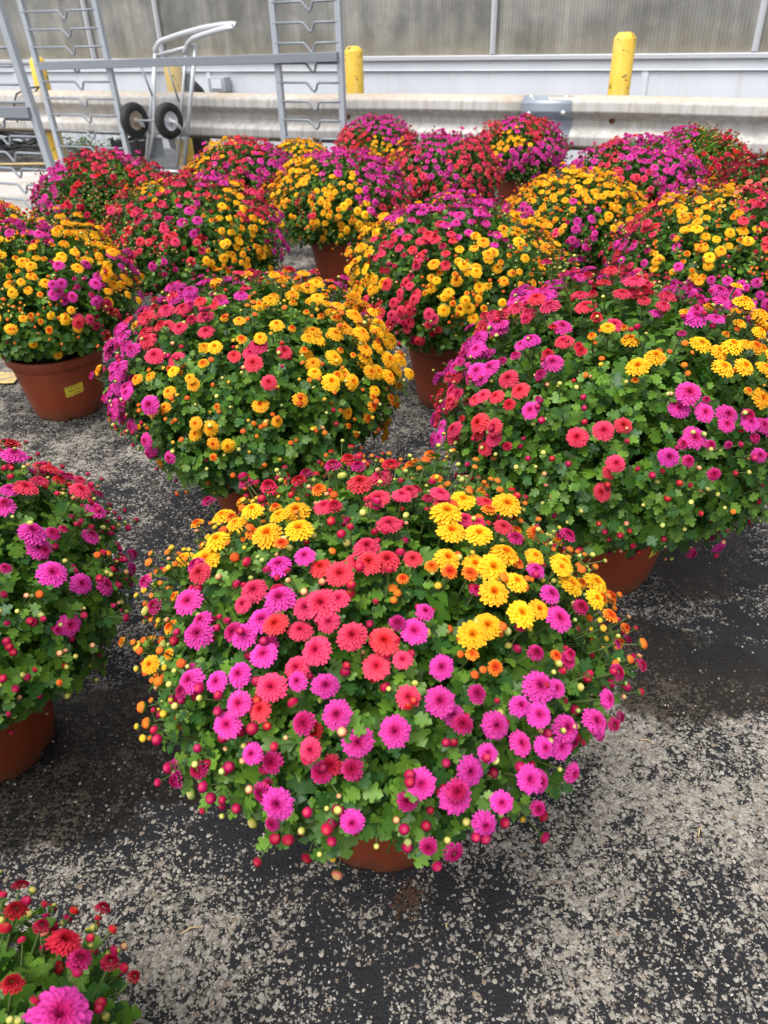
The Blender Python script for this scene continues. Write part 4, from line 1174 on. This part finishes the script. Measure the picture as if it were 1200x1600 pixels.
PLANTS = [
    dict(x=-0.015, y=0.725, a=0.287, tier=0, zlo=-0.05, lift=1.04, nb=(1, 4), ls=0.88, explicit=FRONT, half=0.3, seeds=S('Y420,840,.8 Y740,880,.9 C560,880,.8 P430,960,.8 P600,1150,.6 P830,1130,.7'), shoots=470, leaves=15, inner=1500, single=300,
         sprigs=[(1004, 1006, 'orange'), (962, 1010, 'orange'), (990, 1030, 'crimson'), (228, 955, 'pale'), (222, 1105, 'orange'), (215, 1010, 'gold'), (480, 1340, 'crimson'), (527, 1366, 'peach'), (850, 1308, 'crimson'), (380, 745, 'crimson'),
                 (290, 1180, 'pale'), (300, 1240, 'green'), (348, 1256, 'crimson'), (848, 1275, 'crimson'), (395, 1285, 'pale'), (230, 1130, 'orange'), (535, 745, 'pale'), (500, 790, 'pale'), (665, 720, 'orange'), (255, 1010, 'pale')],
         label='foremost pot of pink, coral and yellow chrysanthemums in the middle of the picture'),
    dict(x=-0.665, y=0.875, a=0.28, tier=1, pb=0.95, half=0.5, shoots=580, nb=(1, 4), ls=0.9, seeds=S('C40,770,.8 C105,770,.8 P10,770,.8 P60,855,.7 C60,720,.6 P20,700,.7 P180,840,.5 P110,940,.6 P170,850,.4 P20,980,.25 P10,1040,.2 G80,960,.05 G150,960,.1 G60,1060,.02 P90,810,.5 P0,860,.5 G140,900,.2'), leaves=13, inner=1300,
         label='chrysanthemum pot with magenta and coral blooms cut by the left edge, beside the foremost pot'),
    dict(x=-0.412, y=0.245, a=0.205, xp=0.06, explicit=X('P90,1592,80 K100,1474,46 K22,1432,29 K160,1520,26 K205,1530,20 K15,1552,29 K150,1434,22 K60,1460,22'), tier=1, lift=1.0, flat=0.75, shoots=210, bs=1.05, leaves=14, half=0.75, ls=0.85, bb=0.95, seeds=S('K100,1470,.20 P90,1585,.6 K20,1430,.2 G150,1520,.05 G40,1500,.1 G200,1560,.05 G60,1420,.1'), green='KKG',
         label='chrysanthemum with mostly closed red buds in the bottom left corner'),
    dict(x=-0.262, y=1.53, a=0.298, lift=1.06, tier=1, pb=1.7, shoots=860, leaves=10, ls=0.9, nb=(0, 3), zlo=-0.78, half=0.35, green='OYG', seeds=S('''P300,460,.9 P320,470,.8 P200,600,.8 P180,660,.6 C250,520,.6 C320,500,.6 C290,540,.4 Y330,545,.4 Y350,555,.5 Y480,540,.95 Y560,500,.95 Y500,470,.7 Y600,570,.7 Y430,420,.8 O350,410,.7
         C500,430,.7 P540,455,.6 C430,580,.35 O330,650,.15 O400,680,.15 O250,600,.35 G300,740,.02 G450,740,.02 O560,690,.12 P230,700,.15 O450,640,.12 Y590,620,.5 P215,540,.7 C400,450,.4 O420,480,.4 Y550,560,.9 Y520,500,.8 G380,620,.05 G500,680,.04'''),
         label='wide chrysanthemum dome, yellow on its right and magenta at its left rim, left of centre'),
    dict(x=0.440, y=1.315, a=0.328, zlo=-0.85, lift=0.97, flat=0.73, tier=1, pb=1.8, shoots=900, leaves=10, ls=0.9, nb=(0, 3), half=0.3, sticker=R(-46), seeds=S('''P720,560,.9 P800,480,.95 P850,460,.9 P690,650,.6 C760,530,.95 C830,510,.95 C880,560,.6 P860,590,.7 P820,575,.6 C930,520,.6 C700,640,.6 C770,640,.6 P880,500,.8 P780,560,.6 C960,490,.6 Y960,535,.35 Y990,575,.6 C1010,460,.4
         Y1100,560,.6 Y1160,600,.7 P1060,500,.7 P1070,655,.8 P1150,680,.6 C940,720,.4 G870,720,.08 G800,760,.04 G1000,800,.04 G1130,780,.05 P1040,690,.4 G860,800,.02 G920,640,.12 G1030,620,.1 O1050,570,.3 G720,720,.1 C1000,520,.3'''),
         label='large coral and magenta chrysanthemum dome at the right, in the pot behind the foremost one'),
    dict(x=-0.96, y=2.19, a=0.275, lift=1.16, tier=2, pb=1.5, bs=0.88, nb=(2, 5), ls=0.80, leaves=8, green='OYG', shoots=767, sticker=R(-55), seeds=S('''P20,360,.7 P60,365,.9 Y110,365,.8 Y130,385,.9 Y20,400,.5 Y60,410,.8 Y120,415,.9 Y160,420,.9 P85,435,.5 Y40,440,.7 O30,470,.3 P130,450,.6 Y175,440,.9 P185,430,.6 Y40,475,.5 Y20,490,.4 Y60,510,.6 Y120,530,.4
         C145,505,.6 C170,505,.5 O200,470,.3 P220,480,.5 G60,560,.03 G150,560,.03 G190,530,.08 G0,540,.08 O90,480,.3 O50,345,.5'''),
         label='yellow and magenta chrysanthemum at the left edge whose pot carries a yellow sticker facing us'),
    dict(x=0.225, y=2.18, a=0.30, lift=1.08, tier=2, pb=1.5, bs=0.88, nb=(2, 5), ls=0.80, leaves=8, green='OYG', shoots=833, half=0.3, seeds=S('''Y570,400,.9 O560,420,.8 Y600,365,.7 P690,330,.95 P640,350,.8 C650,370,.95 C690,395,.9 P750,345,.6 P780,375,.9 Y800,375,.8 Y745,400,.95 Y755,435,.9 Y710,460,.9 Y730,495,.8 C630,440,.8 C600,470,.8 C630,500,.7 C670,505,.8
         Y795,485,.7 O800,430,.4 G860,440,.2 O840,420,.4 G700,550,.03 G640,560,.03 Y580,450,.7 P720,340,.8 C610,400,.8 G820,520,.1'''),
         label='chrysanthemum of coral, yellow and magenta patches in the pot left of the large coral dome'),
    dict(x=-0.145, y=3.42, a=0.288, lift=1.04, tier=2, pb=1.5, bs=0.88, nb=(2, 5), ls=0.80, leaves=8, green='OYG', shoots=783, seeds=S('''O450,310,.8 Y470,290,.8 Y500,330,.8 Y515,350,.8 Y560,350,.6 Y540,290,.7 P560,270,.95 P590,300,.95 C600,330,.7 P580,315,.7 C625,340,.6 P530,265,.7 C480,325,.2 G480,380,.03 G560,380,.03 O450,340,.4'''),
         label='chrysanthemum half yellow and half magenta with its brown pot showing, in the middle distance'),
    dict(x=-0.64, y=2.80, a=0.305, tier=2, pb=1.5, bs=0.88, nb=(2, 5), ls=0.80, leaves=8, green='CPG', shoots=867, half=0.4, seeds=S('''C280,300,.8 C330,310,.8 P330,290,.8 C230,330,.6 O230,300,.6 C200,340,.5 Y350,320,.95 Y360,350,.9 Y400,370,.8 Y330,350,.5 C390,330,.8 P430,370,.8 P300,360,.6 C200,390,.7 C250,370,.5 C300,380,.4 P260,410,.3 O380,410,.6 Y350,400,.7
         G250,440,.05 G330,440,.1 G200,440,.05'''),
         label='coral chrysanthemum with a yellow streak down its right, behind the sticker pot'),
    dict(x=-1.16, y=3.56, a=0.295, tier=2, pb=1.5, bs=0.88, nb=(2, 5), ls=0.80, leaves=8, green='RG', shoots=867, half=0.4, seeds=S('''C150,260,.7 P200,250,.8 P100,290,.7 R130,275,.7 R190,290,.6 R115,310,.5 C220,270,.6 C240,265,.7 R120,345,.35 R180,340,.25 G90,350,.1 P75,320,.6 G150,310,.2 G210,330,.2'''),
         label='scarlet flecked chrysanthemum in front of the rack posts on the left'),
    dict(x=-0.67, y=4.23, a=0.27, tier=2, pb=1.5, bs=0.88, nb=(2, 5), ls=0.80, leaves=8, green='CPG', shoots=800, half=0.35, seeds=S('P400,270,.7 C340,250,.7 P350,280,.7 Y340,233,.6 C420,300,.7 P430,260,.8 C380,240,.7 P310,240,.7 O318,255,.7 G400,325,.15 C370,290,.6'),
         label='magenta chrysanthemum standing just right of the mesh cart'),
    dict(x=-0.44, y=5.10, a=0.20, tier=2, pb=1.5, bs=0.88, nb=(2, 5), ls=0.80, leaves=8, green='YOG', shoots=400, seeds=S('Y470,235,.97 Y450,240,.97 Y490,240,.97 O440,255,.9 P518,240,.8'),
         label='small all yellow chrysanthemum below the right ladder of the rack'),
    dict(x=0.03, y=5.38, a=0.25, tier=2, pb=1.5, bs=0.88, nb=(2, 5), ls=0.80, leaves=8, green='CPG', shoots=665, half=0.2, seeds=S('P590,195,.97 P620,210,.95 C555,215,.7 R570,230,.7 O590,235,.8 C640,215,.7 P560,200,.8'),
         label='magenta topped chrysanthemum closest to the rail, right of the rack'),
    dict(x=0.33, y=4.00, a=0.285, tier=2, pb=1.5, bs=0.88, nb=(2, 5), ls=0.80, leaves=8, green='CPG', shoots=833, half=0.3, seeds=S('C640,250,.8 P700,220,.8 C720,250,.9 P670,240,.6 C760,260,.8 C660,300,.6 P690,270,.5 C750,290,.6 O610,240,.7 C625,270,.8 G700,325,.1 C690,310,.3'),
         label='round coral and purple chrysanthemum without yellow in the centre of the back rows'),
    dict(x=0.85, y=4.86, a=0.265, tier=2, pb=1.5, bs=0.88, nb=(2, 5), ls=0.80, leaves=8, green='CPG', shoots=767, half=0.25, seeds=S('C770,205,.9 P800,200,.8 Y805,220,.9 C830,210,.9 P860,230,.9 P800,255,.8 P840,255,.9 C750,220,.8 O790,230,.6 G800,285,.2 P870,260,.8'),
         label='tall pink chrysanthemum with a small yellow cap, below the splice plate of the rail'),
    dict(x=0.76, y=3.06, a=0.268, tier=2, pb=1.5, bs=0.88, nb=(2, 5), ls=0.80, leaves=8, green='PCG', shoots=783, half=0.3, seeds=S('''Y850,290,.95 Y900,285,.95 Y930,305,.95 Y880,310,.8 O820,310,.8 Y850,325,.95 Y950,330,.9 Y980,350,.9 Y1000,365,.8 P920,345,.5 P910,370,.5 C840,365,.5 P820,345,.6 O880,330,.5 O840,325,.5 G880,400,.1 P910,415,.25 P960,400,.35 G940,390,.15'''),
         label='yellow crowned chrysanthemum with a dark green pink-dotted front, right of centre'),
    dict(x=1.13, y=3.56, a=0.292, tier=2, pb=1.5, bs=0.88, nb=(2, 5), ls=0.80, leaves=8, green='CPG', shoots=833, half=0.2, seeds=S('P930,260,.97 P900,270,.95 C960,260,.9 C980,290,.95 C1000,310,.9 P1040,290,.97 P1060,320,.97 P1030,260,.9 C960,240,.9 P1070,290,.9 P1000,330,.8 G1020,355,.1 P980,240,.9'),
         label='chrysanthemum covered densely in magenta and crimson, behind the yellow crowned one'),
    dict(x=1.60, y=4.15, a=0.268, tier=2, pb=1.5, bs=0.88, nb=(2, 5), ls=0.80, leaves=8, green='RG', shoots=698, half=0.35, lc=np.array([1.25, 1.15, 0.9]), seeds=S('P1050,230,.7 C1020,225,.6 R1040,250,.9 R1100,265,.7 R1130,270,.8 G1100,240,.25 R1085,285,.45 R1110,290,.6 P1050,245,.7 R1115,250,.4'),
         label='sparse light green chrysanthemum with scattered scarlet blooms against the rail on the right'),
    dict(x=1.02, y=2.34, a=0.30, tier=2, pb=1.5, bs=0.88, nb=(2, 5), ls=0.80, leaves=8, green='POG', shoots=833, half=0.3, seeds=S('''C980,425,.7 Y1090,320,.5 O1100,310,.5 Y1140,335,.6 Y1075,355,.95 Y1110,370,.95 Y1095,410,.95 Y1160,375,.7 C1170,335,.9 C1190,380,.9 O1060,370,.7 C1020,370,.7 P1050,385,.3 P1000,400,.6 P1080,450,.8 P1130,460,.8 P1150,480,.8 P1190,470,.7
         C1180,350,.6 O1030,400,.5 G1130,420,.1 G1180,430,.15 O1090,440,.3 P1180,540,.6 G1190,560,.05 G1060,480,.2'''),
         label='chrysanthemum with yellow middle and magenta front at the right edge above the large coral dome'),
    dict(x=1.60, y=3.26, a=0.268, tier=2, pb=1.5, bs=0.88, nb=(2, 5), ls=0.80, leaves=8, green='DAG', shoots=598, half=0.25, seeds=S('D1110,300,.9 D1150,280,.8 D1130,270,.8 A1190,305,.95 A1165,305,.8 D1190,265,.5 A1180,330,.7 A1140,325,.7 A1195,285,.8'),
         label='dark red and peach chrysanthemum cut by the right edge'),
    dict(x=-1.56, y=3.14, a=0.24, tier=2, pb=1.5, bs=0.88, nb=(2, 5), ls=0.80, leaves=8, green='OCG', shoots=632, seeds=S('O10,330,.9 O20,345,.9 C0,340,.7 O30,340,.8'),
         label='orange chrysanthemum peeping in at the left edge beneath the rack rungs'),
]
for sp in PLANTS:
    plant(sp)

# ------------------------------------------------------------------ litter, grit and weeds
def grit_mass():
    V, F = [], []; off = 0
    K = 1500
    cube = np.array([(-1, -1, -1), (1, -1, -1), (1, 1, -1), (-1, 1, -1), (-1, -1, 1), (1, -1, 1), (1, 1, 1), (-1, 1, 1)], float)*0.6
    fc = np.array([[0, 3, 2, 1], [4, 5, 6, 7], [0, 1, 5, 4], [1, 2, 6, 5], [2, 3, 7, 6], [3, 0, 4, 7]])
    for k in range(K):
        px_, py_ = rng.uniform(-100, 1300), 560+1060*rng.random()**0.7
        p = at(px_, py_); s_ = rng.uniform(0.0009, 0.0030)
        c = cube*rng.uniform(0.5, 1.1, (8, 3))*np.array([s_*rng.uniform(0.8, 1.6), s_, s_*0.7]); an = rng.uniform(0, 6.28)
        c = c @ np.array([[math.cos(an), -math.sin(an), 0], [math.sin(an), math.cos(an), 0], [0, 0, 1]])
        V.append(c+p+np.array([0, 0, s_*0.35])); F.append(fc+off); off += 8
    link('loose_grit', mesh_from('loose_grit', np.concatenate(V), np.concatenate(F), 'grit', smooth=False), kind='stuff', label='loose pale grit scattered over the asphalt', category='grit')


grit_mass()
# the little heap of bark bits in front of the foremost pot
p = at(640, 1402); m = MB()
for k in range(60):
    o_ = np.array([rng.normal(0, 0.010), rng.normal(0, 0.012), rng.uniform(0.001, 0.005)]); d_ = nrmv(np.array([rng.normal(), rng.normal(), rng.normal(0, 0.25)])); e_ = nrmv(np.cross(d_, [0, 0, 1])); l_ = rng.uniform(0.0015, 0.0055)
    m.box(p+o_, d_*l_, e_*rng.uniform(0.0008, 0.0022), np.cross(d_, e_)*0.0010)
m.build('bark_crumbs', 'mulch', label='little heap of brown bark crumbs in front of the foremost pot', category='bark')
for (px_, py_, ln, an, lab) in ((300, 1455, 0.030, 0.3, 'short dry straw on the asphalt, lower left'), (700, 1447, 0.010, 1.2, 'tiny dry straw crumb in front of the bark heap'), (1010, 1160, 0.02, -0.5, 'dry straw bit on pale asphalt right of the foremost pot'), (1095, 1300, 0.022, 0.9, 'dry straw bit lying on the asphalt, lower right')):
    p = at(px_, py_); d_ = np.array([math.cos(an), math.sin(an), 0]); m = MB()
    m.tube([p-d_*ln/2+RZ*0.002, p+RZ*0.004+np.array([-d_[1], d_[0], 0])*0.003, p+d_*ln/2+RZ*0.002], [0.0008, 0.0012, 0.0005], 5)
    m.build('dry_straw', 'drygrass', label=lab, category='straw')


def weed(c, n, h, spread, label):
    e = empty('weed', c, label=label, category='weed', group='weeds below the guardrail')
    V, F = [], []; st = MB()
    LV, LF = LEAF_LO
    k2 = 0
    for k in range(n):
        b0 = np.array([rng.normal(0, spread*0.35), rng.normal(0, spread*0.25), 0]); t0 = b0+np.array([rng.normal(0, spread), rng.normal(0, spread*0.6), h*rng.uniform(0.5, 1.0)])
        st.tube([b0, (b0+t0)/2+rng.normal(0, 0.01, 3), t0], [0.0022, 0.0018, 0.001], 4)
        for j in range(12):
            f = (j+1)/12; q = b0+(t0-b0)*f; dd = nrmv(np.array([rng.normal(), rng.normal(), rng.normal(0.3, 0.3)])); nn = nrmv(np.array([rng.normal(0, 0.4), rng.normal(0, 0.4), 1]))
            yv = nrmv(np.cross(nn, dd)); Rm = np.stack([dd, yv, np.cross(dd, yv)], -1); s_ = rng.uniform(0.02, 0.045)
            V.append((LV*np.array([s_, s_*0.6, s_])) @ Rm.T+q); F.append(LF+k2); k2 += len(LV)
    V = np.concatenate(V); cols = np.repeat(leaf_colour(len(V)//len(LV))*np.array([1.2, 1.0, 1.0]), len(LV), 0)
    link('foliage', mesh_from('foliage', V, np.concatenate(F), 'leaf', cols), e, kind='stuff'); link('stems', st.mesh('stems', 'stem'), e)


weed(RL(stand(122, 240, 0.35)[0], 0.42, 0), 26, 0.20, 0.10, 'green weed growing below the rail between the left ladder posts')
weed(RL(stand(165, 235, 0.35)[0], 0.5, 0), 20, 0.17, 0.09, 'low green weed below the rail left of the black crate')
